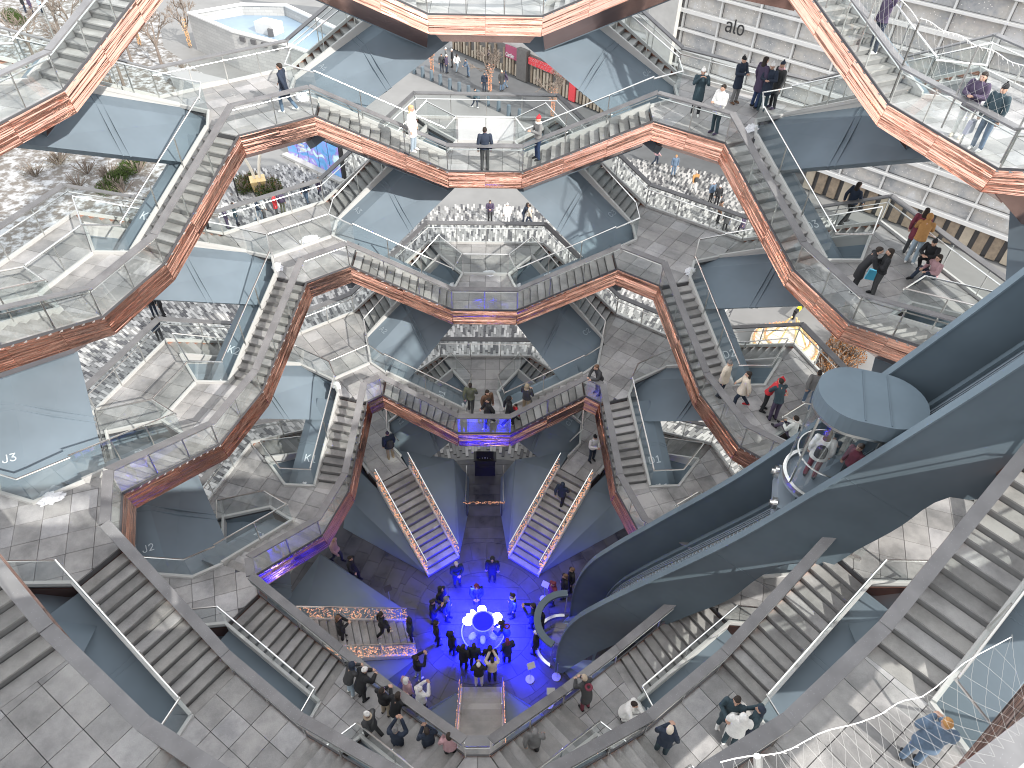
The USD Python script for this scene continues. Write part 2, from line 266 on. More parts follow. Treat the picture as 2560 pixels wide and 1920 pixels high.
SEC_IN = [(0.0, -0.34), (0.72, -0.34), (1.0, -0.62), (0.98, -1.35), (0.30, -1.75), (0.0, -0.85)]
SEC_OUT = [(1.0, -0.24), (0.66, -0.36), (-0.18, -1.42), (0.10, -1.80), (0.9, -1.35)]
def make_flight(k, sg):
    li, lo, ui, uo, sl, su, inner = ends(k); z0, z1 = ZL[k], ZL[k + 1]
    base = np.array([(li[0] + lo[0]) / 2, sg * (li[1] + lo[1]) / 2, z0])
    def W(p, z): return np.array([p[0], sg * p[1], z]) - base
    par = thing('stair_flight', 'x', 'stair flight', base)
    N = int(round((z1 - z0) / 0.168)); dz = (z1 - z0) / N
    for j in range(N):
        t0, t1 = j / N, (j + 1) / N - 0.0006; zt, zb = z0 + j * dz, z0 + (j - 1) * dz
        nb = 0.022 / max(np.linalg.norm(ui - li), 1)
        q = [lerp(li, ui, t0), lerp(lo, uo, t0), lerp(lo, uo, t1), lerp(li, ui, t1)]; qn = [lerp(li, ui, t0 - nb), lerp(lo, uo, t0 - nb), q[2], q[3]]
        gb = 0.03 / max(np.linalg.norm(ui - li), 1); qn[2], qn[3] = lerp(lo, uo, t1 - gb), lerp(li, ui, t1 - gb)
        MB().prism([W(p, zb - 0.06) for p in q], [W(p, zt - 0.045) for p in q]).build('riser', 'riser', par); MB().prism([W(p, zt - 0.045) for p in qn], [W(p, zt) for p in qn]).build('step', 'tread', par)
    # stair body: band on the open edge, string on the other
    d = (ui - li); e0 = (lo - li) / np.linalg.norm(lo - li); e1 = (uo - ui) / np.linalg.norm(uo - ui)
    a_, b_, ea, eb = (li, ui, e0, e1) if inner else (lo, uo, -e0, -e1)
    band(par, [W(a_ + ea * u, z0 + v) for u, v in FASC], [W(b_ + eb * u, z1 + v) for u, v in FASC], 0, float(np.linalg.norm(np.array([*(b_ - a_), z1 - z0]))))
    c_, d_, ec, ed = (lo, uo, -e0, -e1) if inner else (li, ui, e0, e1)
    MB().prism([W(c_ - ec * 0.05, z0 - 0.36), W(c_ - ec * 0.05, z0 + 0.06), W(c_ - ec * 0.001, z0 + 0.06), W(c_ - ec * 0.001, z0 - 0.36)], [W(d_ - ed * 0.05, z1 - 0.36), W(d_ - ed * 0.05, z1 + 0.06), W(d_ - ed * 0.001, z1 + 0.06), W(d_ - ed * 0.001, z1 - 0.36)]).build('string', 'white_frame', par)
    # soffit plate from the band down to the spine
    if inner:
        u0, u1 = lerp(sl[0], sl[1], 0.28), lerp(su[0], su[1], 0.28)
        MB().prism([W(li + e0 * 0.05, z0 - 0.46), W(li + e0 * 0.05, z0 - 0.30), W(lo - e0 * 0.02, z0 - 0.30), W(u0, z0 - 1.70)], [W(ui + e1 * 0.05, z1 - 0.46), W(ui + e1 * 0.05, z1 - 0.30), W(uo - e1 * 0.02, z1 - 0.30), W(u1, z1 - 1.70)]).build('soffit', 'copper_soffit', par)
    else:
        u0, u1 = lerp(sl[0], sl[1], 0.9), lerp(su[0], su[1], 0.9)
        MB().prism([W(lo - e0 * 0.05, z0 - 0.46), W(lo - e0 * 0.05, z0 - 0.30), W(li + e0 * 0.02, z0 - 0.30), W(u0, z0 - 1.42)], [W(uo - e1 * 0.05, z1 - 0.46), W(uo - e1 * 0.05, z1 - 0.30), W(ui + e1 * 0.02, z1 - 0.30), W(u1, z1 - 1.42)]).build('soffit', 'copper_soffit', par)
    sec = SEC_IN if inner else SEC_OUT
    def ssec(t, g=0.0):
        a, b, z = lerp(sl[0], su[0], t), lerp(sl[1], su[1], t), lerp(z0, z1, t); r = [(a + (b - a) * u, z + v) for u, v in sec]
        if g:
            c = np.mean([[*p, zz] for p, zz in r], axis=0); r = [(p + (p - c[:2]) * g / 0.6, zz + (zz - c[2]) * g / 0.8) for p, zz in r]
        return [W(p, zz) for p, zz in r]
    MB().prism(ssec(0), ssec(1)).build('spine', 'blue_steel', par)
    mb = MB()
    for t in (0.49, 0.52): mb.prism(ssec(t, 0.014), ssec(t + 0.006, 0.014))
    mb.build('splice_plate', 'blue_steel', par)
    # guards
    hh = -1 * sg
    if inner:
        balustrade(par, [W(li + e0 * 0.03, z0 + 0.02), W(ui + e1 * 0.03, z1 + 0.02)], hh, True)
        balustrade(par, [W(lo + e0 * 0.03, z0 + 0.06), W(uo + e1 * 0.03, z1 + 0.06)], -hh, False)
    else:
        balustrade(par, [W(lo - e0 * 0.05, z0 + 0.02), W(uo - e1 * 0.05, z1 + 0.02)], -1 * sg, True, shoe=True)
        balustrade(par, [W(li - e0 * 0.03, z0 + 0.06), W(ui - e1 * 0.03, z1 + 0.06)], sg, False)
    return par, base, (sl, su, sec, inner, z0, z1, W)

def lettering(par, text, info, sg):
    sl, su, sec, inner, z0, z1, W = info; t = 0.30 if inner else 0.24
    def face(t, w):
        a, b, z = lerp(sl[0], su[0], t), lerp(sl[1], su[1], t), lerp(z0, z1, t); (u0, v0), (u1, v1) = sec[0], sec[1]
        return W(lerp(a, b, lerp(u0, u1, w)), z + lerp(v0, v1, w))
    wc = 0.64 if inner else 0.5; o = face(t, wc); upv = face(t + 0.05, wc) - o; upv /= np.linalg.norm(upv); ac = face(t, 0.8) - face(t, 0.2); ac -= upv * (ac @ upv); wid = np.linalg.norm(face(t, 1) - face(t, 0)); ac /= np.linalg.norm(ac)
    nn = np.cross(ac, upv)
    if nn[2] < 0: ac, nn = -ac, -nn
    hgt = min(0.29 if inner else 0.23, wid * 0.6); m = meshkit.text_mesh(text, hgt, 0.008, bold=False); v = np.array(m.vertices); v[:, 0] -= (v[:, 0].min() + v[:, 0].max()) / 2
    v = o + v[:, :1] * ac + v[:, 1:2] * upv + (v[:, 2:3] - 0.001) * nn
    obj('lettering', (v, m.faces), 'letter_paint' if inner or text[0] == 'J' else 'letter_faint', par)

SIDE = {1: 'counter-clockwise', -1: 'clockwise'}
MID = {('K', 4), ('K', 6), ('A', 3), ('A', 5), ('B', 4), ('B', 6)}
def turn(p, az):
    a = math.radians(az); return np.array([p[0] * math.cos(a) - p[1] * math.sin(a), p[0] * math.sin(a) + p[1] * math.cos(a), p[2]])
def settle(prim, loc, az):
    x = UsdGeom.Xform(prim); ops = x.GetOrderedXformOps(); ops[0].Set(Gf.Vec3d(*map(float, loc))); ops[1].Set(float(az))
def copy_of(src, name, label, loc, az, inst, group=None):
    was = src.GetCustomData(); r = thing(name, label, was['category'], loc, az, group)
    r.GetReferences().AddInternalReference(src.GetPath()); r.SetInstanceable(inst)
    return r
WHERE = {'H': 'near left', 'F': 'near right', 'G': 'below the camera', 'E': 'behind the lift'}
LETTERED = 'ABCDJK'
def land_label(c, k):
    if c in LETTERED: return f'tiled stair landing on the {TIER[k]} tier with fins marked {fin(c, k)} rising from it'
    return f'tiled stair landing on the {TIER[k]} tier {WHERE[c]}'
def spot(c, k): return f'the fins marked {fin(c, k)}' if c in LETTERED else f'{TIER[k]} tier {WHERE[c]}'
for k in range(1, 10):
    protos = {}
    for c in (EVEN if k % 2 == 0 else ODD):
        kind = 2 if (c, k) == ('B', 6) else 1 if (c, k) in MID else 0
        loc = turn((RIN[k], 0, ZL[k]), COL[c])
        if kind not in protos: p = protos[kind] = make_landing(k, kind); settle(p, loc, COL[c]); tag(p, land_label(c, k))
        else: copy_of(protos[kind], 'stair_landing', land_label(c, k), loc, COL[c], True)
for k in range(1, 9):
    for sg in (1, -1):
        proto = None; todo = []
        for c in EVEN:
            o = next(o for o in ODD if (COL[o] - COL[c] - 36 * sg) % 360 == 0); lowc, upc = (c, o) if k % 2 == 0 else (o, c); todo.append((lowc in LETTERED, c, lowc, upc))
        for let, c, lowc, upc in sorted(todo, key=lambda q: q[0]):
            label = f'grey stair flight from {spot(lowc, k)} up to {spot(upc, k + 1)}'
            if proto is None: proto, base, info = make_flight(k, sg); settle(proto, turn(base, COL[c]), COL[c]); tag(proto, label)
            else:
                p = copy_of(proto, 'stair_flight', label, turn(base, COL[c]), COL[c], not let)
                if let and not (k % 2 and (lowc, c) in (('A', 'K'), ('C', 'D'), ('J', 'H'))): lettering(p, fin(lowc, k), info, sg)
# ------------------------------------------------------------------ base: ground, skirts, ground flights
plain('plaza', (0.20, 0.20, 0.197), 0.7, var=0.12, scale=0.4); plain('road_asphalt', (0.11, 0.115, 0.12), 0.6, var=0.2, scale=0.5)
plain('bed_soil', (0.16, 0.15, 0.14), 0.9, var=0.4, scale=1.2)
mat('snowy_ground', {'g': ('geometry', {}), 'n': ('noise_texture', {'scale': 1.4, 'detail': 7.0, 'roughness': 0.7}), 'r': ('rgb_ramp', {'ramp': [(0.45, (0.14, 0.125, 0.11)), (0.60, (0.42, 0.43, 0.44))]}), 'b': ('bump', {'strength': 0.6, 'distance': 0.1}), 'p': ('principled_bsdf', {'roughness': 0.9})},
    [('g.position', 'n.vector'), ('n.fac', 'r.fac'), ('r.color', 'p.base_color'), ('n.fac', 'b.height'), ('b.normal', 'p.normal')])
mat('pavers', {'g': ('geometry', {}), 'r': ('rgb_ramp', {'ramp': [(0.0, (0.05, 0.05, 0.055)), (0.22, (0.07, 0.07, 0.075)), (0.25, (0.30, 0.30, 0.29)), (0.5, (0.36, 0.355, 0.34)), (0.56, (0.58, 0.57, 0.55)), (1.0, (0.66, 0.65, 0.62))]}), 'p': ('principled_bsdf', {'roughness': 0.65})},
    [('g.random_per_island', 'r.fac'), ('r.color', 'p.base_color')])
def sheet(name, pts, z, m, label=None):
    p = Polygon(pts); t = trimesh.creation.triangulate_polygon(p, engine='earcut'); v = np.column_stack([t[0], np.full(len(t[0]), z)])
    f = np.array(t[1]); c = np.cross(v[f[:, 1]] - v[f[:, 0]], v[f[:, 2]] - v[f[:, 0]])[:, 2]; f[c < 0] = f[c < 0][:, ::-1]
    return tag(obj(name, (v, f), m), kind='structure')
sheet('ground', [(-400, -400), (400, -400), (400, 400), (-400, 400)], -0.060, 'plaza')
sheet('road', [(-30, 78), (-9.2, 57.9), (3.4, 46.0), (24, 26.5), (27, 30), (10.6, 47.2), (0.6, 57.9), (-14, 74)], -0.052, 'road_asphalt')
sheet('planting_bed', [(-20.2, 36.4), (-16.2, 33.2), (-24.5, 24), (-40, 22), (-80, 40), (-75, 75), (-40, 80), (-33, 62), (-24, 52), (-26, 40)], -0.048, 'snowy_ground')
prng = np.random.default_rng(3); r = 8.6; TONES = {'paver_black': (0.07, 0.07, 0.075), 'paver_grey': (0.21, 0.21, 0.207), 'paver_white': (0.40, 0.395, 0.385)}; PV = {t: MB() for t in TONES}
for t, c in TONES.items(): plain(t, c, 0.65, var=0.2, scale=0.8)
while r < 41:
    n = int(2 * math.pi * r / 0.145); da = 2 * math.pi / n; off = prng.uniform(0, da); ln = 0.60
    for i in range(n):
        a = i * da + off; ad = math.degrees(a) % 360
        if not (16 < ad < 171): continue
        lim = 31.5 if 76 < ad < 97 else 40.5 - 6 * math.sin(math.radians(max(0, 60 - ad) * 2)) if ad < 60 else 40.5
        if r > lim or (122 < ad < 150 and r > 29): continue
        w = r * da * 0.47; c, s_ = math.cos(a), math.sin(a); sh = 0.2 * (i % 3); x0, x1 = r + sh + 0.01, r + sh + ln - 0.01
        q = [(x0 * c + w * s_, x0 * s_ - w * c), (x1 * c + w * s_, x1 * s_ - w * c), (x1 * c - w * s_, x1 * s_ + w * c), (x0 * c - w * s_, x0 * s_ + w * c)]; h_ = -0.030 + prng.uniform(0, 0.003)
        v = np.array([(*p, h_) for p in q] + [(*p, -0.059) for p in q]); PV[['paver_black', 'paver_grey', 'paver_grey', 'paver_white', 'paver_white'][prng.integers(5)]].add(v, [(0, 1, 2), (0, 2, 3), (0, 4, 5), (0, 5, 1), (1, 5, 6), (1, 6, 2), (2, 6, 7), (2, 7, 3), (3, 7, 4), (3, 4, 0)])
    r += ln
for t in TONES: tag(PV[t].build('paving', t), label=f'long narrow {t[6:]} paving stones scattered through the paved plaza around the tower', cat='paving', kind='stuff')

floor = tag(UsdGeom.Xform.Define(stage, '/World/tower_floor'), kind='structure')
disc = Polygon([(8.4 * math.cos(a), 8.4 * math.sin(a)) for a in np.linspace(0, 2 * math.pi, 60, endpoint=False)])
obj('bed', (lambda m: (m.vertices, m.faces))(trimesh.creation.extrude_polygon(disc, 0.05, engine='earcut')), 'deck_edge', floor)
for p in list(stage.GetPrimAtPath('/World/tower_floor').GetChildren()): UsdGeom.Xformable(p).AddTranslateOp().Set(Gf.Vec3d(0, 0, -0.075))
def floor_slab(poly):
    for g in getattr(poly, 'geoms', [poly]):
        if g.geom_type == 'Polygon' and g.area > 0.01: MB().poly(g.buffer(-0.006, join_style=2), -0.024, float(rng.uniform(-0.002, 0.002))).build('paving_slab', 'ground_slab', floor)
def sector(r0, r1, a0, a1, n=6): return Polygon([(r0 * math.cos(a), r0 * math.sin(a)) for a in np.linspace(a0, a1, n)] + [(r1 * math.cos(a), r1 * math.sin(a)) for a in np.linspace(a1, a0, n)])
c21 = Polygon([(2.1 * math.cos(a), 2.1 * math.sin(a)) for a in np.linspace(0, 2 * math.pi, 64, endpoint=False)])
for i in range(-3, 4):
    for j in range(-5, 6):
        o = 0.3 * (j % 2); floor_slab(sbox(i * 0.95 + o - 0.47, j * 0.55 - 0.27, i * 0.95 + o + 0.48, j * 0.55 + 0.28).intersection(c21))
for i in range(24): floor_slab(sector(2.1, 2.72, i * math.pi / 12, (i + 1) * math.pi / 12))
for i in range(30): floor_slab(sector(2.72, 3.6, i * math.pi / 15 + 0.07, (i + 1) * math.pi / 15 + 0.07))
for az in (90, 162, 234, 306, 18, -18):
    a = math.radians(az); c, s_ = math.cos(a), math.sin(a)
    half = Polygon([(3.6 * math.cos(t), 3.6 * math.sin(t)) for t in np.linspace(0, 6.283, 64)])
    for i in range(9):
        for j in range(-4, 5):
            o = 0.28 * (i % 2); q = sbox(3.2 + i * 0.6, j * 0.88 - 0.44 + o, 3.8 + i * 0.6, j * 0.88 + 0.44 + o)
            if abs(j * 0.88 + o) > 1.9: continue
            q = Polygon([(x * c - y * s_, x * s_ + y * c) for x, y in q.exterior.coords]).difference(half).intersection(disc.buffer(-0.05)); floor_slab(q)

def frame(az):
    a = math.radians(az); R = np.array([[math.cos(a), math.sin(a)], [-math.sin(a), math.cos(a)]]); return lambda p: R @ np.array(p)
R0, R1, HW0, HW1 = 3.27 * S, 7.6 * S, 0.82 * S, 0.86 * S
zt = ZL[1]
bulb_warm = mat('bulb_warm', {'oi': ('geometry', {}), 'w': ('noise_texture', {'scale': 14.0, 'detail': 2.0}), 'r': ('rgb_ramp', {'ramp': [(0.3, (0.55, 0.16, 0.07)), (0.5, (1.0, 0.55, 0.30)), (0.6, (1.0, 0.32, 0.25)), (0.75, (1.3, 1.0, 0.75))]}), 'e': ('emission', {'strength': 0.5})}, [('oi.position', 'w.vector'), ('w.fac', 'r.fac'), ('r.color', 'e.color')], surface='e.emission')
def octa(mb, c, r):
    c = np.asarray(c, float); v = c + r * np.array([(1, 0, 0), (-1, 0, 0), (0, 1, 0), (0, -1, 0), (0, 0, 1), (0, 0, -1)])
    mb.add(v, [(0, 2, 4), (2, 1, 4), (1, 3, 4), (3, 0, 4), (2, 0, 5), (1, 2, 5), (3, 1, 5), (0, 3, 5)])
STAIRWORD = {'A': 'beyond the light on its left side', 'C': 'beyond the light on its right side', 'G': 'straight below the light', 'J': 'running off to the left of the light'}
for col in 'ACGJ':
    par = thing('stair_flight', f'ground flight with string lights on both rails, {STAIRWORD[col]}', 'stair flight', turn((R0, 0, 0), COL[col]), COL[col])
    N = 14; dz = zt / N; Lr = R1 - R0
    for j in range(N):
        x0, x1 = j / N * Lr, (j + 1) / N * Lr - 0.0006; w0, w1 = lerp(HW0, HW1, j / N), lerp(HW0, HW1, (j + 1) / N); mb = MB()
        q = [(x0, -w0), (x1, -w1), (x1, w1), (x0, w0)]; qn = [(x0 - 0.022, -w0), (x1, -w1), (x1, w1), (x0 - 0.022, w0)]
        qn[1], qn[2] = (x1 - 0.05, -w1), (x1 - 0.05, w1); mb.prism([(*p, max(0.0, j * dz - 0.08)) for p in q], [(*p, (j + 1) * dz - 0.045) for p in q]); mb.build('riser', 'riser', par); MB().prism([(*p, (j + 1) * dz - 0.045) for p in qn], [(*p, (j + 1) * dz) for p in qn]).build('step', 'tread', par)
    for sg in (1, -1):
        a, b = np.array([0, sg * HW0, 0.0]), np.array([Lr, sg * HW1, zt])
        MB().prism([a + [0, 0, -0.0], a + [0, sg * 0.07, 0.0], a + [0, sg * 0.07, 0.22], a + [0, 0, 0.22]], [b + [0, 0, -0.25], b + [0, sg * 0.07, -0.25], b + [0, sg * 0.07, 0.16], b + [0, 0, 0.16]]).build('string', 'white_frame', par)
        off = np.array([0, sg * 0.035, 0.0]); balustrade(par, [a + off + [0, 0, .12], b + off], -sg, False, h=1.0)
        mb = MB(); nb = 420
        for i in range(nb):
            t = rng.uniform(0, 1); p = a + (b - a) * t + off + [0, sg * 0.03 + rng.uniform(-.03, .03), 0.15 + 0.82 * rng.uniform(0.02, 1)]; octa(mb, p, 0.016 + 0.010 * rng.random())
        mb.build('string_lights', 'bulb_warm', par, kind='stuff')
# blue steel skirts that flank the ground flights and leave passages between them
xm = lambda p: (-p[0], p[1])
A_L = [(-2.27, 2.10), (-6.27, 4.35)]; A_R = [(-1.03, 3.05), (-0.72, 5.30), (-0.75, 7.2)]
SK = {('A', 1): A_L, ('A', -1): A_R, ('C', -1): [xm(p) for p in A_L], ('C', 1): [xm(p) for p in A_R],
      ('J', -1): [(-3.3, 0.45), (-3.69, 0.54), (-6.75, 2.84)], ('J', 1): [(-2.5, -1.65), (-3.28, -2.73), (-5.0, -5.6)], ('G', -1): [(-0.70, -2.85), (-1.96, -3.57), (-4.3, -5.4)], ('G', 1): [(0.78, -2.85), (1.96, -3.57), (4.3, -5.4)],
      ('E', 1): [(3.6, 0.2), (7.4, 1.6)], ('E', -1): [(3.5, -2.2), (5.5, -5.0)]}
for (col, sg), pts in SK.items():
    f = frame(COL[col]); g = [f(p) for p in pts]; yy = lambda y: y
    sgn = 1 if np.mean([q[1] for q in g]) > 0 else -1
    cb, ct = (R0 + 0.25, sgn * (HW0 + 0.075)), (R1, sgn * (HW1 + 0.075))
    far = g[-1]
    M_ = np.array([far[0] * 0.97 + 0.3, far[1] * 0.80])
    P3 = [(*cb, -0.05), (*cb, 0.12)] + [(*q, -0.05) for q in g] + [(*q, 0.0) for q in g] + [(*M_, 1.75), (*ct, zt - 0.30), (R1 + 1.3, sgn * 1.0, zt - 0.25), (R1 + 1.3, sgn * 0.9, -0.05), (R0 + 0.8, sgn * (HW0 + 0.08), -0.05)]
    h = trimesh.convex.convex_hull(np.array(P3))
    who = {'A': 'stair beyond the light, left', 'C': 'stair beyond the light, right', 'J': 'stair running left', 'G': 'stair below the light', 'E': 'lift track foot'}[col]
    sidew = 'entrance passage' if (col, sg) in (('A', -1), ('C', 1)) else 'outer' if col in 'AC' else 'far' if sg == (1 if col == 'E' else -1) else 'near'
    if col == 'G': sidew = 'left' if sg == -1 else 'right'
    par = thing('steel_skirt', f'sloping blue steel skirt, {sidew} side of the {who}', 'steel skirt', turn((R0, 0, 0), COL[col]), COL[col])
    v = np.array(h.vertices); v[:, 0] -= R0; obj('panel', (v, h.faces), 'blue_steel', par)
    c3 = v.mean(0); e = v[[i for i in range(len(v)) if v[i, 2] > 1.0]]
    if len(e) > 1: MB().bar(v[np.argmin(v[:, 2] + np.abs(v[:, 0]))] * [1, 1, 0] + [0, 0, 0.0], e[0], 0.02).build('seam', 'lift_steel', par)

# ------------------------------------------------------------------ sloping lift: curved track, car, base station
EA = -18.0
def eprof(pts, n=1): return [np.array(p) * S - np.array([0, 0.7 * S]) for p in pts]
TOP = eprof([(3.82, 0.72), (3.80, 2.6), (3.95, 4.2), (4.30, 5.5), (5.0, 6.9), (6.4, 9.25), (8.7, 13.1), (10.2, 16.1), (11.7, 19.3), (12.8, 21.8), (14.6, 26.5), (15.4, 29.0)])
BOT = eprof([(4.12, 0.72), (5.4, 3.6), (7.0, 6.2), (8.3, 8.35), (9.2, 9.85), (9.75, 11.5), (10.2, 12.4), (10.65, 12.75), (11.1, 12.67), (11.9, 14.2), (12.5, 15.6), (12.75, 16.5), (13.1, 17.05), (13.56, 17.1), (14.3, 19.6), (16.0, 24.5), (17.2, 29.0)])
BOTF = eprof([(4.12, 0.72), (5.4, 3.6), (7.0, 6.2), (8.3, 8.35), (9.4, 10.6), (10.6, 13.0), (11.9, 15.4), (13.1, 18.0), (14.3, 21.0), (16.0, 25.0), (17.2, 29.0)])
def smooth(pts, n=60):
    p = np.array(pts); d = np.r_[0, np.cumsum(np.linalg.norm(np.diff(p, axis=0), axis=1))]; from scipy.interpolate import PchipInterpolator as PI
    t = np.linspace(0, d[-1], n); return np.column_stack([PI(d, p[:, 0])(t), PI(d, p[:, 1])(t)])
T_, B_, BF_ = smooth(TOP), smooth(BOT, 80), smooth(BOTF)
track = thing('lift_track', 'curved dark blue steel lift track sloping up to the right', 'lift track', (0, 0, 0), EA)
def wall(y0, y1, top, bot):
    pg = Polygon([tuple(p) for p in top] + [tuple(p) for p in bot[::-1]]).buffer(0); m = trimesh.creation.extrude_polygon(pg, y1 - y0, engine='earcut')
    v = np.array(m.vertices); return np.column_stack([v[:, 0], v[:, 2] + y0, v[:, 1]]), m.faces[:, ::-1]
obj('side_wall', wall(-1.24, -1.10, T_, B_), 'lift_steel', track); obj('side_wall', wall(1.10, 1.24, T_, BF_), 'lift_steel', track)
for y in (-1.17, 1.17):                                                             # rolled top flange
    mb = MB(); 
    for i in range(len(T_) - 1):
        d = T_[i + 1] - T_[i]; d /= np.linalg.norm(d); n_ = np.array([-d[1], d[0]]); a, b = T_[i], T_[i + 1]; w = 0.115
        mb.prism([(a[0], y - w, a[1]), (a[0], y + w, a[1]), (a[0] + n_[0] * .04, y + w, a[1] + n_[1] * .04), (a[0] + n_[0] * .04, y - w, a[1] + n_[1] * .04)], [(b[0], y - w, b[1]), (b[0], y + w, b[1]), (b[0] + n_[0] * .04, y + w, b[1] + n_[1] * .04), (b[0] + n_[0] * .04, y - w, b[1] + n_[1] * .04)])
    mb.build('flange', 'lift_roof', track)
def offs(c, o):
    d = np.gradient(c, axis=0); d /= np.linalg.norm(d, axis=1, keepdims=True); return c + np.column_stack([d[:, 1], -d[:, 0]]) * o
bed = offs(T_, 1.25)[3:]
def ribbon(c, y0, y1, th, name, m):
    mb = MB(); c2 = offs(c, th)
    for i in range(len(c) - 1): mb.prism([(c[i, 0], y0, c[i, 1]), (c[i, 0], y1, c[i, 1]), (c2[i, 0], y1, c2[i, 1]), (c2[i, 0], y0, c2[i, 1])], [(c[i + 1, 0], y0, c[i + 1, 1]), (c[i + 1, 0], y1, c[i + 1, 1]), (c2[i + 1, 0], y1, c2[i + 1, 1]), (c2[i + 1, 0], y0, c2[i + 1, 1])])
    mb.build(name, m, track)
ribbon(bed, -1.09, 1.09, 0.10, 'track_bed', 'lift_steel')
ribbon(offs(bed, -0.22), 0.20, 0.30, 0.21, 'rack_rail', 'bright_steel'); ribbon(offs(bed, -0.10), -0.62, -0.52, 0.09, 'guide_rail', 'lift_roof'); ribbon(offs(bed, -0.10), 0.82, 0.92, 0.09, 'guide_rail', 'lift_roof')
plain('cable_grey', (0.20, 0.24, 0.28), 0.5)
for y in (0.55, 0.62, 0.69): ribbon(offs(bed, -0.05), y, y + 0.03, 0.04, 'cable', 'cable_grey')
rk = offs(bed, -0.225); L_ = np.r_[0, np.cumsum(np.linalg.norm(np.diff(rk, axis=0), axis=1))]; mb = MB()
for t in np.arange(0.2, L_[-1] - 0.2, 0.16):
    p = np.array([np.interp(t, L_, rk[:, 0]), np.interp(t, L_, rk[:, 1])]); q = np.array([np.interp(t + .08, L_, rk[:, 0]), np.interp(t + .08, L_, rk[:, 1])]); d = (q - p) / 0.08; n_ = np.array([-d[1], d[0]])
    mb.prism([(p[0], 0.10, p[1]), (q[0], 0.10, q[1]), (q[0] + n_[0] * .07 - d[0] * .02, 0.10, q[1] + n_[1] * .07 - d[1] * .02), (p[0] + n_[0] * .07 + d[0] * .02, 0.10, p[1] + n_[1] * .07 + d[1] * .02)], [(p[0], 0.199, p[1]), (q[0], 0.199, q[1]), (q[0] + n_[0] * .07 - d[0] * .02, 0.199, q[1] + n_[1] * .07 - d[1] * .02), (p[0] + n_[0] * .07 + d[0] * .02, 0.199, p[1] + n_[1] * .07 + d[1] * .02)])
mb.build('rack_teeth', 'cable_grey', track, kind='stuff')
mb = MB(); 
for i in (14, 24, 34, 44, 54):
    d = T_[i + 1] - T_[i]; d /= np.linalg.norm(d); n_ = np.array([d[1], -d[0]]); a = T_[i]; b = T_[i] + n_ * 2.0; mb.bar((a[0], -1.243, a[1]), (b[0], -1.243, b[1]), 0.012, 0.004)
mb.build('weld_seam', 'lift_roof', track)

def capsule(lx, ly, n=20):
    """rounded plan outline"""
    r = ly / 2; h = lx / 2 - r; return [(h + r * math.cos(a), r * math.sin(a)) for a in np.linspace(-math.pi / 2, math.pi / 2, n)] + [(-h + r * math.cos(a), r * math.sin(a)) for a in np.linspace(math.pi / 2, 3 * math.pi / 2, n)]
cx, cz0, cz1 = 10.75 * S, (15.1 - 0.7) * S, (18.55 - 0.7) * S
car = thing('lift_car', 'rounded glass lift car with blue steel roof on the sloping track', 'lift car', turn((cx, 0, cz0), EA), EA)
oc = Polygon(capsule(2.35, 1.75)); H_ = cz1 - cz0
MB().poly(oc, -0.12, 0.0).build('floor', 'cable_grey', car); MB().poly(oc.buffer(0.03), H_ - 0.46, H_).build('roof', 'lift_roof', car)
mb = MB(); [mb.box((x, 0, H_ + 0.012), (0.03, 1.7, 0.02)) for x in (-0.2, 0.35)]; mb.build('roof_seam', 'lift_steel', car)
rim = oc.buffer(0.02).difference(oc.buffer(-0.07)); MB().poly(rim, 0.0, 0.13).build('base_ring', 'bright_steel', car); MB().poly(rim, H_ - 0.54, H_ - 0.46).build('top_ring', 'bright_steel', car)
solid = oc.difference(oc.buffer(-0.06)).intersection(sbox(0.35, -2, 3, 2)); MB().poly(solid, 0.13, H_ - 0.54).build('back_wall', 'lift_steel', car)
ol = [p for p in capsule(2.35, 1.75, 24) if p[0] < 0.36]
ol = sorted(ol, key=lambda p: math.atan2(p[1], -(p[0] - 0.36)))
ol = [(0.35, -0.875)] + ol + [(0.35, 0.875)] if ol[0][1] < 0 else ol
mb = MB()
for a, b in zip(ol[:-1], ol[1:]): mb.add([(a[0] * .98, a[1] * .98, 0.13), (b[0] * .98, b[1] * .98, 0.13), (b[0] * .98, b[1] * .98, H_ - 0.54), (a[0] * .98, a[1] * .98, H_ - 0.54)], [(0, 1, 2), (0, 2, 3)])
mb.build('glazing', 'glass_dark', car)
for p in (ol[1], ol[len(ol) // 3], ol[2 * len(ol) // 3], ol[-2]): MB().bar((p[0], p[1], 0.13), (p[0], p[1], H_ - 0.54), 0.045).build('mullion', 'bright_steel', car)
mb = MB(); sweep(mb, [np.array([p[0] * 0.9, p[1] * 0.9, 0.95]) for p in ol], ring(0.025, 0, 0, 6)); mb.build('grab_rail', 'bright_steel', car)
MB().box((-0.1, 0, -0.72), (1.3, 1.2, 1.2)).build('chassis', 'lift_steel', car)
mb = MB(); mb.box((-0.85, 0, -1.0), (0.5, 1.5, 0.7)); mb.build('bogie', 'cable_grey', car)
for y in (-0.55, 0.55):
    m = trimesh.creation.cylinder(0.17, 0.1, sections=20, transform=trimesh.transformations.rotation_matrix(math.pi / 2, [0, 1, 0])); m.apply_translation([-1.15, y, -0.75]); m2 = trimesh.creation.cylinder(0.08, 0.16, sections=16, transform=trimesh.transformations.rotation_matrix(math.pi / 2, [0, 1, 0])); m2.apply_translation([-1.2, y, -0.75]); MB().tm(m).tm(m2).build('buffer', 'bright_steel', car)
st = thing('lift_station', 'half round glass lift gate with grey rim at the foot of the track', 'lift gate', turn((3.82 * S, 0, 0), EA), EA)
arc = [(-1.12 * math.cos(a), 1.12 * math.sin(a)) for a in np.linspace(-1.35, 1.35, 18)]
mb = MB(); sweep(mb, [np.array([*p, 1.72]) for p in arc], RECT(-0.13, 0.13, 0, 0.12)); mb.build('rim', 'lift_roof', st)
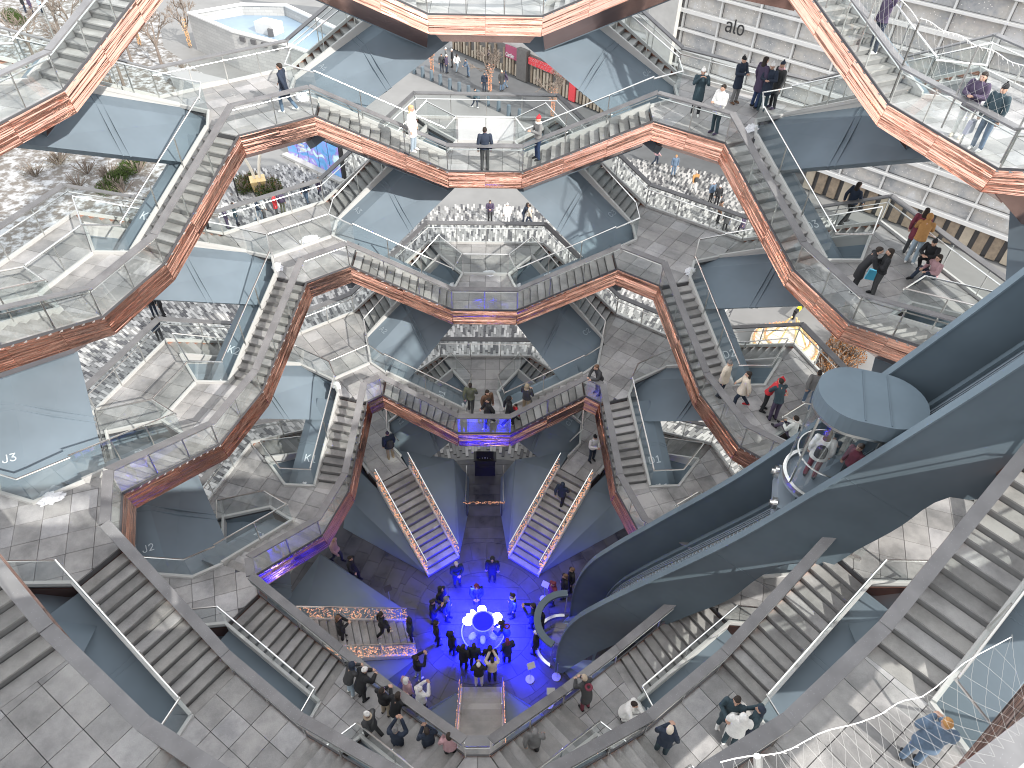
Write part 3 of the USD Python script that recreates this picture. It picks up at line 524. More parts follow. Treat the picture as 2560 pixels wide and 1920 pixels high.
mb = MB(); sweep(mb, [np.array([*p, 0.0]) for p in arc], RECT(-0.06, 0.06, 0, 0.1)); mb.build('kerb', 'bright_steel', st)
mb = MB()
for a, b in zip(arc[:-1], arc[1:]): mb.add([(*a, .1), (*b, .1), (*b, 1.72), (*a, 1.72)], [(0, 1, 2), (0, 2, 3)])
mb.build('glazing', 'glass_dark', st)
for i in (0, 6, 11, 17): MB().bar((*arc[i], .1), (*arc[i], 1.72), 0.04).build('mullion', 'bright_steel', st)
for zk, lab in ((5, 'third'), (7, 'fourth')):                                          # curved landing doors behind the track
    dr = thing('lift_door', f'curved glass lift door on the {TIER[zk]} tier behind the lift track', 'lift door', turn((RIN[zk] + 1.0, 0, ZL[zk]), EA), EA)
    arc2 = [(-1.05 * math.cos(a), 1.05 * math.sin(a)) for a in np.linspace(-1.4, 1.4, 14)]; mb = MB(); sweep(mb, [np.array([*p, 0]) for p in arc2], RECT(-.05, .05, 0, .1)); mb.build('kerb', 'bright_steel', dr)
    mb = MB()
    for a, b in zip(arc2[:-1], arc2[1:]): mb.add([(*a, .1), (*b, .1), (*b, 2.0), (*a, 2.0)], [(0, 1, 2), (0, 2, 3)])
    mb.build('glazing', 'glass', dr); mb = MB(); sweep(mb, [np.array([*p, 2.0]) for p in arc2], RECT(-.05, .05, 0, .08)); mb.build('head', 'bright_steel', dr)

# ------------------------------------------------------------------ the blue light in the middle
mat('glow_white', {'e': ('emission', {'color': (0.80, 0.84, 1.0), 'strength': 3.0})}, [], surface='e.emission'); mat('glow_soft', {'e': ('emission', {'color': (0.35, 0.45, 1.0), 'strength': 1.6})}, [], surface='e.emission')
plain('lamp_dark', (0.004, 0.004, 0.006), 0.7); plain('lamp_white', (0.34, 0.36, 0.42), 0.5)
lampx, lampy = 0.02, -0.62
lp = thing('light_flower', 'round glowing lamp table ringed with white petals throwing blue light', 'light sculpture', (lampx, lampy, 0))
mb = MB(); mb.tm(trimesh.creation.cylinder(0.30, 0.85, sections=32, transform=trimesh.transformations.translation_matrix([0, 0, 0.425]))); mb.build('pedestal', 'lamp_white', lp)
m = trimesh.creation.cylinder(0.40, 0.06, sections=40); m.apply_translation([0, 0, 0.90]); obj('disc', m, 'lamp_dark', lp)
m = trimesh.creation.torus(0.42, 0.028, major_sections=48, minor_sections=10); m.apply_translation([0, 0, 0.93]); obj('rim', m, 'lamp_white', lp, smooth=True)
for i, (a, big) in enumerate([(95, 1), (128, .55), (145, .5), (165, 1), (30, 1.05), (5, .8), (230, .7), (270, .6), (310, .7)]):
    a = math.radians(a); m = trimesh.creation.icosphere(2, 1.0); m.apply_scale([0.22 * (0.6 + 0.4 * big), 0.19 * big, 0.10]); m.apply_transform(trimesh.transformations.rotation_matrix(a, [0, 0, 1])); m.apply_translation([0.62 * math.cos(a), 0.62 * math.sin(a), 0.66])
    obj('petal', m, 'glow_white' if i < 6 else 'lamp_white', lp, smooth=True)
m = trimesh.creation.torus(0.85, 0.03, major_sections=48, minor_sections=8); m.apply_translation([0, 0, 0.12]); obj('foot_ring', m, 'lamp_white', lp, smooth=True)
for i in range(8):
    a = i * math.pi / 4 + 0.3; lx, ly, lz = 1.2 * math.cos(a), 1.2 * math.sin(a), 1.45
    b = UsdLux.DiskLight.Define(stage, f'{lp.GetPath()}/lamp_{i:03d}'); b.CreateRadiusAttr(0.16); b.CreateIntensityAttr(BLUE); b.CreateColorAttr(Gf.Vec3f(0.004, 0.006, 1.0)); b.CreateNormalizeAttr(True); b.AddTranslateOp().Set(Gf.Vec3d(lx, ly, lz))
# standing signs on round bases
for i, (x, y, rz, base, lab) in enumerate([(2.07 * S, -2.85 * S, 20, 'white_frame', 'small sign on a pole with round white base, nearer the bottom stair'), (3.22 * S, -2.75 * S, 10, 'white_frame', 'bare pole on a round white base beside the lift track'), (2.85 * S, 0.95 * S, -30, 'white_frame', 'small sign on a round white base beyond the lift gate'), (-4.3 * S, 0.75 * S, 30, 'black', 'angled black sign stand on a black base by the left passage'), (2.5, -3.45, 0, 'white_frame', 'small white sign stand close to the near guard rail')]):
    sgn_ = thing('sign_stand', lab, 'sign stand', (x, y, 0), rz); m = trimesh.creation.cylinder(0.17, 0.03, sections=24); m.apply_translation([0, 0, .016]); obj('base', m, base, sgn_); MB().bar((0, 0, .03), (0, 0, 1.15), 0.03, n=8).build('pole', 'bright_steel', sgn_)
    if i != 1: MB().prism([(-.15, -.08, 1.08), (.15, -.08, 1.08), (.15, .10, 1.24), (-.15, .10, 1.24)], [(-.15, -.09, 1.10), (.15, -.09, 1.10), (.15, .09, 1.26), (-.15, .09, 1.26)]).build('board', 'black' if base == 'black' else 'white_frame', sgn_)
kk = thing('entrance_kiosk', 'dark kiosk with a lit fan emblem at the end of the entrance passage', 'kiosk', (0, 7.55, 0)); mb = MB(); mb.box((0, 0, .55), (0.95, 0.5, 1.1)); mb.box((0, 0, 1.13), (1.05, 0.6, 0.06)); mb.build('cabinet', 'black', kk)
MB().prism([(-.4, -.26, .62), (.4, -.26, .62), (.4, -.05, 1.55), (-.4, -.05, 1.55)], [(-.4, -.23, .62), (.4, -.23, .62), (.4, -.02, 1.55), (-.4, -.02, 1.55)]).build('screen', 'lamp_dark', kk)
mb = MB()
for i in range(-2, 3): mb.bar((0.05 * i, -.215, .85), (0.12 * i, -.125, 1.25 - 0.03 * abs(i)), 0.05, 0.01)
mb.bar((-.3, -.23, .78), (.3, -.23, .78), 0.02); mb.build('emblem', 'lamp_white', kk)
bar = thing('light_barrier', 'waist high barrier wrapped in orange string lights across the entrance passage', 'barrier', (0, 5.0, 0)); mb = MB(); [mb.bar((x, 0, 0), (x, 0, 1.0), 0.04) for x in (-.78, .78)]; mb.bar((-.9, 0, .98), (.9, 0, .98), .04); mb.build('frame', 'black', bar)
mb = MB(); [octa(mb, (rng.uniform(-.92, .92), rng.uniform(-.05, .05), 1.0 + rng.uniform(-.05, .05)), .016) for _ in range(160)]; mb.build('string_lights', 'bulb_warm', bar, kind='stuff')
for sx in (-1, 1): 
    w = thing('passage_rail', f'low handrail on the {"left" if sx < 0 else "right"} side of the entrance passage', 'handrail', (sx * 0.85, 5.2, 0)); mb = MB(); mb.bar((0, 0, .9), (0, 2.0, .9), .04, n=6); [mb.bar((0, y, 0), (0, y, .9), .03) for y in (0, 1, 2)]; mb.build('rail', 'bright_steel', w)
Q = lambda *a, **k: (a, k)
PEOPLE = [
 # third and fourth stair rings, far side
 Q(-6.99,10.94,ZL[7],170,'man in a long dark coat and jeans striding across the landing on the far left','navy','long','denim','short',kind='walk',shoe='white'),
 Q(-2.60,10.66,14.75,-20,'blond woman in a white coat and long pale skirt on the stairs','white','long','paleblue','long','blond',kind='stand',shoe='white'),
 Q(-0.01,11.09,ZL[6],95,'man in a navy jacket seen from behind at the far middle rail','navy','jacket','charcoal','short',kind='stand'),
 Q(1.96,11.11,14.25,200,'woman with a red headband and white scarf on the lowest steps','grey','jacket','darkblue','beanie','red',kind='look',scarf='white'),
 Q(7.62,11.19,ZL[7],-100,'person in a dark dress coat and white hat photographing with raised arms','teal','long','black','beanie','white',kind='phone',shoe='white'),
 Q(9.33,12.37,ZL[7],-60,'man in a dark coat, grey trousers and cap near the outer rail','navy','long','grey','beanie','black',kind='look',shoe='brown'),
 Q(10.01,12.03,ZL[7],20,'tall person with long dark hair in a purple coat by the outer rail','purple','long','darkblue','long',kind='stand',h=1.82),
 Q(10.23,11.80,ZL[7],-120,'person in a navy jacket and white beanie by the outer rail','navy','long','teal','beanie','white',kind='look',shoe='teal'),
 Q(10.65,11.96,ZL[7],200,'person in an open dark coat over pink top by the outer rail','charcoal','long','black','beanie','navy',kind='stand',scarf='pink',shoe='purple'),
 Q(8.01,9.77,ZL[7],-150,'person in a white puffer jacket and black cap looking at a phone','white','puffer','teal','short',kind='look',shoe='purple'),
 Q(11.62,7.90,19.45,-170,'woman in dark clothes waving a hand, standing high on the right stairs','purple','jacket','navy','long',kind='wave',shoe='white'),
 Q(12.66,3.88,ZL[8],-140,'woman with long dark hair in a plum puffer coat and white trousers','purple','puffer','white','long',kind='look',shoe='cream'),
 Q(12.81,3.13,ZL[8],-150,'person in a dark jacket and black beanie carrying a white tote bag','teal','jacket','denim','beanie','black',kind='stand',shoe='white',bag='tote'),
 Q(13.20,8.60,13.15,20,'person in a black coat going down the outer stairs','navy','jacket','black','long',kind='walk'),
 Q(14.15,5.78,ZL[6],60,'person in a dark plum coat with a pink bag by the outer rail','maroon','long','charcoal','long',kind='stand',bag='pinkbag'),
 Q(13.98,5.24,ZL[6],60,'person in an orange hooded jacket and pale jeans','orange','jacket','paleblue','hood','orange',kind='lean',shoe='white'),
 Q(14.29,4.85,ZL[6],-140,'person in black crouching by the outer rail','black','jacket','black','beanie','black',kind='crouch'),
 Q(14.3,4.3,ZL[6],-170,'person with dark hair and white earmuffs in a dusty pink jacket sitting on the floor','pink','jacket','navy','long',kind='sit'),
 Q(11.50,3.62,ZL[6],-20,'person in a long black coat leaning into an embrace','black','long','black','short',kind='lean',shoe='white'),
 Q(12.05,3.45,ZL[6],160,'person in black embracing another, holding a bright blue bag','black','jacket','charcoal','long',kind='look',bag='bluebag'),
 Q(8.48,3.86,ZL[4],-40,'person in a beige hooded coat at the foot of the stairs','cream','puffer','navy','beanie','grey',kind='stand'),
 Q(9.02,3.30,ZL[4],165,'woman with dark hair in a cream puffer coat and navy trousers','cream','puffer','navy','long',kind='walk',shoe='red'),
 Q(9.85,3.15,ZL[4],-30,'person in a red jacket and black trousers crouching with others','red','jacket','black','beanie','red',kind='lean'),
 Q(10.07,2.71,ZL[4],100,'person in a dark teal jacket bending over','teal','jacket','purple','short',kind='lean'),
 Q(11.47,3.37,ZL[4],70,'person in a pale jacket and loose blue jeans beside the lift car','grey','jacket','denim','short',kind='walk',shoe='white'),
 Q(10.50,1.85,ZL[4],120,'person in a white coat sitting behind the lift car','white','jacket','purple','short',kind='sit'),
 Q(-0.59,7.02,ZL[2],80,'person in a dark green jacket walking away below the far middle fins','olive','jacket','charcoal','short',kind='walk'),
 Q(0.18,6.19,ZL[2],200,'person in dark top and white shoes at the lowest far middle rail','black','jacket','black','long',kind='walk',shoe='white'),
 Q(0.12,6.65,ZL[2],-60,'person with reddish hair and grey bag stepping along the lowest middle landing','brown','jacket','grey','long',kind='stand'),
 Q(1.02,6.30,ZL[2],10,'tall person in black with hood at the lowest far middle rail','black','long','black','hood','black',kind='walk',shoe='white'),
 Q(1.30,6.36,ZL[2],190,'child with a red jacket at the lowest far middle rail','red','jacket','black','short',kind='walk',shoe='white',h=1.2),
 Q(1.75,6.80,4.90,60,'person in a dark jacket and khaki trousers starting up the steps','charcoal','jacket','khaki','hood','khaki',kind='look',shoe='white'),
 Q(4.60,6.35,ZL[3],-150,'person in a grey jacket resting at the stair head right of the middle','charcoal','jacket','charcoal','short','brown',kind='lean'),
 Q(-4.15,6.41,ZL[1],120,'man in a dark puffer vest and khaki trousers above the left ground flight','navy','puffer','khaki','beanie','purple',kind='stand',shoe='khaki',bag='back'),
 Q(4.75,6.29,ZL[1],-60,'person in a white jacket and black hat above the right ground flight','white','jacket','navy','beanie','black',kind='look'),
 Q(3.32,4.51,1.36,60,'person in dark clothes climbing the right ground flight','navy','jacket','black','hood','navy',kind='walk'),
 Q(-6.24,2.65,0,-20,'person in a pink jacket and grey trousers in the left passage','pink','jacket','charcoal','short','blond',kind='walk'),
 Q(-5.40,1.79,0,-20,'person in a black coat in the left passage','black','long','black','short',kind='walk'),
 Q(-5.14,-1.62,1.52,10,'long haired woman in dark coat high on the left ground flight','black','long','black','long','brown',kind='look'),
 Q(-3.75,-1.10,0.75,10,'person in black halfway down the left ground flight','black','jacket','black','short',kind='walk',shoe='cream'),
 Q(-2.78,-0.95,0.06,190,'person in black at the bottom of the left ground flight','navy','jacket','black','hood','black',kind='stand'),
 Q(-1.09,1.53,0,-70,'person in a pale beanie and dark coat beyond the glowing lamp','navy','long','navy','beanie','cream',kind='look'),
 Q(0.37,1.75,0,-95,'person in a black hooded coat directly beyond the glowing lamp','black','long','black','hood','black',kind='stand'),
 Q(-1.96,-0.16,0,-10,'person in black photographing the lamp from the left','black','long','black','short',kind='phone'),
 Q(-1.66,0.41,0,-30,'person in dark hood left of the lamp, second from the stair','black','jacket','black','hood','black',kind='stand'),
 Q(-1.40,-0.04,0,-20,'person with grey hood closest to the lamp on its left','navy','jacket','black','hood','grey',kind='stand'),
 Q(-0.25,0.75,0,-90,'person with reddish hood just behind the lamp','navy','jacket','black','hood','maroon',kind='lean'),
 Q(1.18,0.10,0,200,'person with a white scarf over dark coat right behind the lamp','navy','long','black','short',kind='stand',scarf='white'),
 Q(1.97,-0.35,0,170,'person in a navy coat photographing beside the lift gate','navy','long','black','short',kind='phone'),
 Q(2.28,-0.75,0,170,'person in a black long coat beside the lift gate','black','long','black','hood','black',kind='stand'),
 Q(2.04,-1.43,0,160,'person in a white beanie and black coat near the lift gate','black','long','black','beanie','white',kind='stand'),
 Q(2.81,0.62,0,-160,'person in a maroon coat beyond the lift gate','maroon','puffer','black','long','maroon',kind='stand'),
 Q(3.30,0.96,0,-170,'person with brown hair in black beyond the lift gate','black','jacket','black','long','brown',kind='stand'),
 Q(3.60,1.25,0,-170,'person in black with glasses tucked against the lift track','black','jacket','black','short','brown',kind='stand'),
 Q(-2.39,-2.42,0,40,'person in a dark coat and pale trousers photographing near the left stair','black','jacket','paleblue','short',kind='phone',shoe='white'),
 Q(-2.68,-3.19,0,40,'person in a pink jacket and white headscarf under the near rail','pink','puffer','charcoal','hood','white',kind='stand'),
 Q(-2.17,-3.54,0,50,'person in a white knitted hat and pale coat photographing under the near rail','white','puffer','charcoal','beanie','white',kind='phone'),
 Q(-0.11,-2.68,0,92,'person in a white beanie and black jacket at the top of the near ground flight','black','jacket','white','beanie','white',kind='look',shoe='white'),
 Q(0.39,-2.50,0,95,'person in a cream jacket raising a phone at the near ground flight','cream','jacket','navy','short',kind='phone'),
 Q(0.95,-1.75,0,110,'person in dark coat with maroon hair right of the lamp','navy','long','black','long','maroon',kind='stand'),
 Q(0.95,-1.10,0,170,'person with reddish scarf close to the lamp on its right','navy','jacket','black','short',kind='lean',scarf='maroon'),
 Q(-0.70,-1.98,0,60,'person in a black coat in front of the lamp, to its left','black','long','black','short',kind='stand'),
 Q(-1.15,-1.45,0,40,'person in a dark hooded coat left of the lamp, on the near side','black','long','black','hood','black',kind='stand'),
 Q(-0.30,-1.95,0,80,'person in navy directly in front of the lamp','navy','jacket','black','short',kind='stand'),
 Q(-1.75,-1.05,0,20,'person in black between the left ground flight and the lamp','black','jacket','black','short',kind='stand'),
 Q(0.30,-2.02,0,90,'person in black hood in front of the lamp, to its right','black','jacket','black','hood','black',kind='stand'),
 # nearer landings
 Q(-3.94,-4.95,ZL[2],40,'person in a dark jacket with hood at the inner rail, near left landing','charcoal','jacket','paleblue','hood','navy',kind='lean',shoe='white'),
 Q(-3.57,-5.12,ZL[2],40,'person in a white beanie and black coat at the inner rail, near left landing','black','puffer','black','beanie','white',kind='lean'),
 Q(-2.80,-5.57,ZL[2],60,'person in black jacket and beige trousers at the inner rail, near left landing','black','jacket','beige','short',kind='look'),
 Q(-2.45,-5.92,ZL[2],60,'person in black with white trousers bending at the inner rail','black','jacket','white','long',kind='lean',shoe='white'),
 Q(-3.12,-6.23,ZL[2],150,'person with a white cap and fur collar walking on the near left landing','charcoal','puffer','charcoal','beanie','white',kind='walk',shoe='white',scarf='beige'),
 Q(-2.30,-6.68,ZL[2],80,'person in a grey beanie photographing from the near left landing','navy','jacket','navy','beanie','grey',kind='phone'),
 Q(-1.39,-6.85,5.10,110,'person in a dark jacket on the bottom steps of the near flight','navy','jacket','black','short',kind='look'),
 Q(-0.75,-7.20,5.66,100,'dark haired person in a pink jacket at the bottom edge of the picture','pink','jacket','black','short',kind='look'),
 Q(1.55,-6.92,5.15,80,'person in a pale grey jacket and dark trousers climbing near the bottom rail','grey','jacket','charcoal','long','grey',kind='walk',shoe='black'),
 Q(3.21,-5.44,ZL[2],120,'person in a long dark coat at the rail end beside the lift track','charcoal','long','maroon','short','beige',kind='lean',scarf='maroon'),
 Q(4.35,-5.70,ZL[2],-30,'person in a white puffer jacket sitting beside the snow heap','white','puffer','white','short',kind='crouch'),
 Q(6.00,-7.62,ZL[4],-120,'person in a teal coat with a white headband on the near right landing','teal','long','teal','long',kind='look',shoe='white'),
 Q(6.05,-8.0,ZL[4],70,'person in a white hooded jacket on the near right landing','white','puffer','teal','hood','white',kind='look',shoe='white'),
 Q(6.50,-7.85,ZL[4],150,'person with long dark hair in a teal jacket on the near right landing','teal','jacket','navy','long','navy',kind='look',shoe='white'),
 Q(4.41,-8.15,8.6,60,'bald man in a dark jacket on the steps at the bottom right','navy','jacket','teal','short','cream',kind='look',shoe='white'),
 Q(7.64,-10.0,ZL[6],60,'person in a blue coat and bright striped hat at the lower right corner','denim','puffer','denim','beanie','orange',kind='look'),
 Q(8.50,-2.78,(15.1-.7)*S,60,'person in a white puffer coat with grey backpack riding in the lift car','white','puffer','maroon','long','brown',kind='stand',bag='back'),
 Q(9.2,-3.1,(15.1-.7)*S,200,'person with reddish hair at the back of the lift car','maroon','jacket','black','short','brown',kind='stand',h=1.6),
 # out on the plaza
 Q(-19.44,19.15,0,-60,'person in black with white cap, one of two on the left pavers','black','jacket','navy','beanie','white'), Q(-18.93,19.11,0,200,'person in black hood, one of two on the left pavers','black','jacket','black','hood','black'), Q(-18.37,16.89,0,120,'person in navy alone on the left pavers','navy','jacket','charcoal','short',kind='walk'),
 Q(-19.04,28.54,0,0,'person in dark clothes at the left end of the pavers group','charcoal','jacket','black','short'), Q(-17.75,28.69,0,40,'person in a lilac jacket and white cap on the pavers','purple','jacket','purple','beanie','white'), Q(-17.24,29.18,0,20,'person in a blue coat on the pavers','teal','long','navy','short'),
 Q(-15.82,29.69,0,10,'person in navy jacket and pale jeans on the pavers','navy','jacket','paleblue','short',kind='walk'), Q(-15.56,29.94,0,60,'person in white with blue scarf on the pavers','white','jacket','grey','beanie','grey',scarf='paleblue'), Q(-14.82,30.46,0,0,'person in a bright red coat on the pavers','red','long','charcoal','beanie','pink'), Q(-14.42,30.72,0,90,'person in purple and green on the pavers','purple','jacket','olive','short'),
 Q(-13.05,32.16,0,-90,'person in a navy coat walking near the advert wall','navy','jacket','denim','short',kind='walk'), Q(-12.18,32.97,0,-60,'person in a purple coat near the advert wall','purple','long','navy','beanie','grey',kind='walk'),
 Q(-4.74,56.79,0,-90,'person with dark backpack in the group behind the bollards','charcoal','jacket','navy','short',bag='back'), Q(-4.27,56.58,0,-20,'person in purple in the group behind the bollards','purple','jacket','navy','beanie','white'), Q(-3.29,56.86,0,60,'person in a white coat at the edge of the group behind the bollards','white','jacket','paleblue','long',kind='walk'), Q(-3.80,58.03,0,180,'person in black at the back of the group behind the bollards','black','jacket','black','beanie','white'), Q(-4.4,58.4,0,200,'person in grey at the back of the group behind the bollards','grey','jacket','black','beanie','white'),
 Q(-2.17,55.75,0,-150,'person in a blue jacket bending, between group and golden tree','denim','jacket','denim','short',kind='lean'), Q(0.97,52.56,0,-60,'tall person in a dark coat and pale hat before the shop front','charcoal','long','denim','beanie','cream',h=1.85), Q(1.3,52.9,0,200,'person in purple beside the tall one before the shop front','purple','jacket','denim','hood','navy',kind='walk'), Q(-0.6,52.39,0,-90,'person in dark clothes beside the golden tree','navy','jacket','navy','short'), Q(-1.39,48.76,0,-30,'person in a dark jacket walking in front of the bollards','teal','jacket','navy','short',kind='walk',shoe='white'), Q(-0.22,58.93,0,0,'person in purple near the slatted wall','purple','jacket','black','short'),
 Q(0.08,29.90,0,-90,'person in a purple jacket and black trousers on the pale wedge of plaza','purple','jacket','black','long',kind='look'), Q(1.27,29.48,0,100,'person in white on the pale wedge of plaza','white','puffer','white','beanie','white'), Q(2.39,29.63,0,0,'person bending on the pale wedge of plaza','navy','jacket','navy','long',kind='lean'), Q(2.78,29.40,0,170,'person in pale jacket on the right of the pale wedge','cream','jacket','navy','short',kind='walk'),
 Q(13.07,38.59,0,0,'person in pink far out on the right pavers','pink','jacket','navy','short',kind='walk'), Q(14.20,36.95,0,-90,'person in denim on the right pavers','denim','jacket','denim','short','orange'), Q(15.25,34.39,0,100,'person with orange backpack strap and white trousers on the right pavers','orange','jacket','white','beanie','cream',kind='walk',bag='back'), Q(16.21,32.91,0,-60,'person in a blue jacket on the right pavers','denim','jacket','charcoal','beanie','white'), Q(16.55,32.4,0,-90,'person in black with white beanie on the right pavers','black','jacket','black','beanie','white'), Q(16.18,30.20,0,0,'person in dark brown close behind the glass on the right','brown','jacket','black','short'), Q(16.45,29.2,0,90,'person in charcoal with a white bag on the right pavers','charcoal','long','black','hood','charcoal',bag='tote'), Q(17.45,28.64,0,120,'person in purple close behind the glass on the right','purple','long','black','hood','black',kind='walk'),
 Q(-50.93,71.50,0,0,'person in black at the far upper left corner, leftmost','black','jacket','navy','short'), Q(-50.04,71.17,0,0,'person in purple at the far upper left corner, middle','purple','long','navy','beanie','white'), Q(-49.2,71.60,0,0,'person in pale blue at the far upper left corner, rightmost','paleblue','jacket','navy','short'),
]
SNOW = [('K', 6, 2.15, -1.77, 0.36, 0.5, 0.25, -0.32), ('K', 4, 2.05, -1.57, 0.31, 0.45, 0.22, -0.32), ('K', 2, 2.15, -1.14, 0.31, 0.32, 0.22, -0.32), ('D', 2, 2.15, 1.14, 0.45, 0.29, 0.2, -0.32), ('D', 4, 2.2, 1.62, 0.2, 0.41, 0.18, -0.32), ('B', 4, 2.25, 1.62, 0.36, 0.23, 0.2, -0.32), ('B', 4, 2.25, -1.62, 0.36, 0.23, 0.2, -0.32), ('B', 6, 2.15, 1.92, 0.41, 0.27, 0.2, -0.32), ('B', 6, 2.15, -1.92, 0.41, 0.27, 0.2, -0.32), ('B', 2, 2.15, 1.17, 0.32, 0.23, 0.2, -0.32), ('B', 2, 2.15, -1.17, 0.32, 0.23, 0.2, -0.32), ('B', 4, 2.95, -0.2, 0.3, 0.35, 0.07, 0), ('A', 5, 3.0, -0.5, 0.35, 0.5, 0.05, 0), ('A', 5, 1.8, 1.55, 0.42, 0.26, 0.22, -0.02), ('A', 7, 1.9, -1.9, 0.42, 0.3, 0.3, 0), ('C', 7, 1.9, -1.9, 0.42, 0.26, 0.22, 0), ('C', 5, 1.8, -1.6, 0.36, 0.22, 0.18, 0), ('A', 3, 1.8, 1.05, 0.34, 0.22, 0.18, 0), ('J', 5, 2.1, -1.5, 0.45, 0.28, 0.22, 0), ('F', 2, 2.15, 1.12, 0.5, 0.38, 0.28, -0.32), ('F', 6, 2.05, -1.77, 0.45, 0.38, 0.35, -0.32), ('H', 4, 2.15, 1.42, 0.27, 0.27, 0.15, -0.32)]
ROPE = [(1.76, -12.85, 22.44), (2.01, -12.79, 22.35), (2.27, -12.72, 22.26), (2.59, -12.56, 22.09), (2.91, -12.43, 21.91), (3.24, -12.3, 21.74), (3.54, -12.13, 21.56), (3.88, -12.0, 21.38), (4.43, -11.66, 21.21), (5.11, -11.33, 21.03)]
# ------------------------------------------------------------------ mall front on the right
plain('facade_white', (0.58, 0.58, 0.57), 0.5); plain('wood_slat', (0.24, 0.19, 0.14), 0.6, var=0.3, scale=3.0); plain('slat_cream', (0.38, 0.33, 0.26), 0.6, var=0.15, scale=2.0); plain('hoarding_red', (0.62, 0.06, 0.07), 0.6, var=0.1); plain('plum', (0.32, 0.07, 0.13), 0.6)
plain('stone_dark', (0.12, 0.115, 0.11), 0.5, var=0.2); plain('stone_pale', (0.42, 0.415, 0.40), 0.7, var=0.12, scale=1.5); plain('shop_dark', (0.10, 0.10, 0.105), 0.4)
mat('curtain_glass', {'g': ('geometry', {}), 'v': ('voronoi_texture', {'scale': 4.5}), 'n': ('noise_texture', {'scale': 0.45, 'detail': 6.0, 'roughness': 0.7}), 'sp': ('math', {'math_type': 'less_than', 'value2': 0.13}), 'r': ('rgb_ramp', {'ramp': [(0.30, (0.24, 0.26, 0.28)), (0.45, (0.40, 0.40, 0.40)), (0.55, (0.50, 0.48, 0.45)), (0.66, (0.58, 0.58, 0.58))]}),
                      'm': ('mix_color', {'b': (0.85, 0.82, 0.78)}), 'p': ('principled_bsdf', {'roughness': 0.08})}, [('g.position', 'v.vector'), ('g.position', 'n.vector'), ('v.distance', 'sp.value1'), ('n.fac', 'r.fac'), ('r.color', 'm.a'), ('sp.value', 'm.fac'), ('m.result', 'p.base_color')])
def facade_frame(A, B):
    A, B = np.array(A, float), np.array(B, float); L0 = np.linalg.norm(B - A); d = (B - A) / L0; return L0, math.degrees(math.atan2(d[1], d[0]))
A1, B1, C1 = (-4, 63.1), (10, 47.9), (40, 19.3)
L1, R1z = facade_frame(A1, B1)
shop = thing('shop_front', 'low shop front of upright wooden slats with a red hoarding and white script sign', 'shop front', (*A1, 0), R1z)
obj('wall', (lambda m: m.mesh())(MB().box((L1 / 2 + .3, 1.2, 4.5), (L1 + 1.6, 2.2, 9.0))), 'stone_pale', shop)
MB().box((L1 / 2, 0.07, 1.25), (L1, 0.1, 2.5)).build('backing', 'stone_dark', shop)
for i in range(int(L1 / 0.42)):
    x = 0.25 + i * 0.42
    if 9.75 < x < 11.2: continue
    h_ = rng.uniform(0.5, 1.9) if i % 3 else 2.2
    MB().box((x, -0.05, h_ / 2 + .05), (0.24, 0.14, h_)).build('slat', 'slat_cream' if i % 3 else 'wood_slat', shop)
MB().box((10.5, -0.15, 1.4), (1.3, 0.5, 2.8)).build('pier', 'stone_dark', shop)
MB().box((8.9, -0.12, 2.05), (1.6, 0.16, 1.1)).build('sign_board', 'plum', shop)
m = meshkit.text_mesh('Cartier', 0.34, 0.02, bold=True); v = np.array(m.vertices); v = np.column_stack([v[:, 0] * .8 + 8.15, -0.205 - v[:, 2], v[:, 1] + 1.62]); obj('lettering', (v, m.faces[:, ::-1]), 'facade_white', shop)
mb = MB(); mb.box((14.2, -0.14, 2.02), (5.9, 0.2, 0.62)); mb.box((16.9, -0.14, 0.9), (0.75, 0.2, 1.75)); mb.build('hoarding', 'hoarding_red', shop)
mb = MB(); [octa(mb, (rng.uniform(11.3, 17.2), -0.27, rng.uniform(1.7, 2.45)), .025) for _ in range(260)]; mb.build('frost_dots', 'facade_white', shop, kind='stuff')
L2, R2z = facade_frame(B1, C1)
mall = thing('mall_building', 'tall glass mall front with long white horizontal bars and dark shop windows', 'building', (*B1, 0), R2z)
MB().box((L2 / 2 + 4, 2.7, 12), (L2 + 8, 4.0, 24)).build('wall', 'shop_dark', mall)
zs = [1.9 + 1.32 * i for i in range(17)]
for i, zb in enumerate(zs): MB().box((L2 / 2 + 4, 0.30, zb), (L2 + 8, 0.34, 0.15 if i % 2 else 0.26)).build('white_bar', 'facade_white', mall)
nx = 15
for i in range(nx + 1):
    x = i * 3.0; MB().box((x, 0.42, 12.9), (0.12, 0.22, 22.0)).build('mullion', 'facade_white', mall)
    for a, b in zip(zs[:-1], zs[1:]):
        if x > L2 + 4: continue
        MB().box((x + 1.5, 0.60, (a + b) / 2), (2.84, 0.04, 1.18)).build('pane', 'curtain_glass', mall)
for i in range(26):
    x = 19 + i * 0.95; MB().box((x, 0.5, 0.85), (0.62, 0.16, 1.6)).build('shop_panel', 'wood_slat' if i % 3 else 'slat_cream', mall)
MB().box((16.5, 0.2, 1.05), (1.2, 0.3, 2.1)).build('column', 'stone_pale', mall)
m = meshkit.text_mesh('alo', 0.95, 0.05); v = np.array(m.vertices); v = np.column_stack([v[:, 0] * 0.85 + 9.7, 0.10 - v[:, 2], v[:, 1] + 9.25]); obj('lettering', (v, m.faces[:, ::-1]), 'black', mall)
for i, (x, y, z, cc) in enumerate([(7.2, .5, 9.3, 'facade_white')]): MB().box((x - 2.6, -.1, 10.5), (2.4, 0.5, 21)).build('stone_column', 'stone_pale', mall)
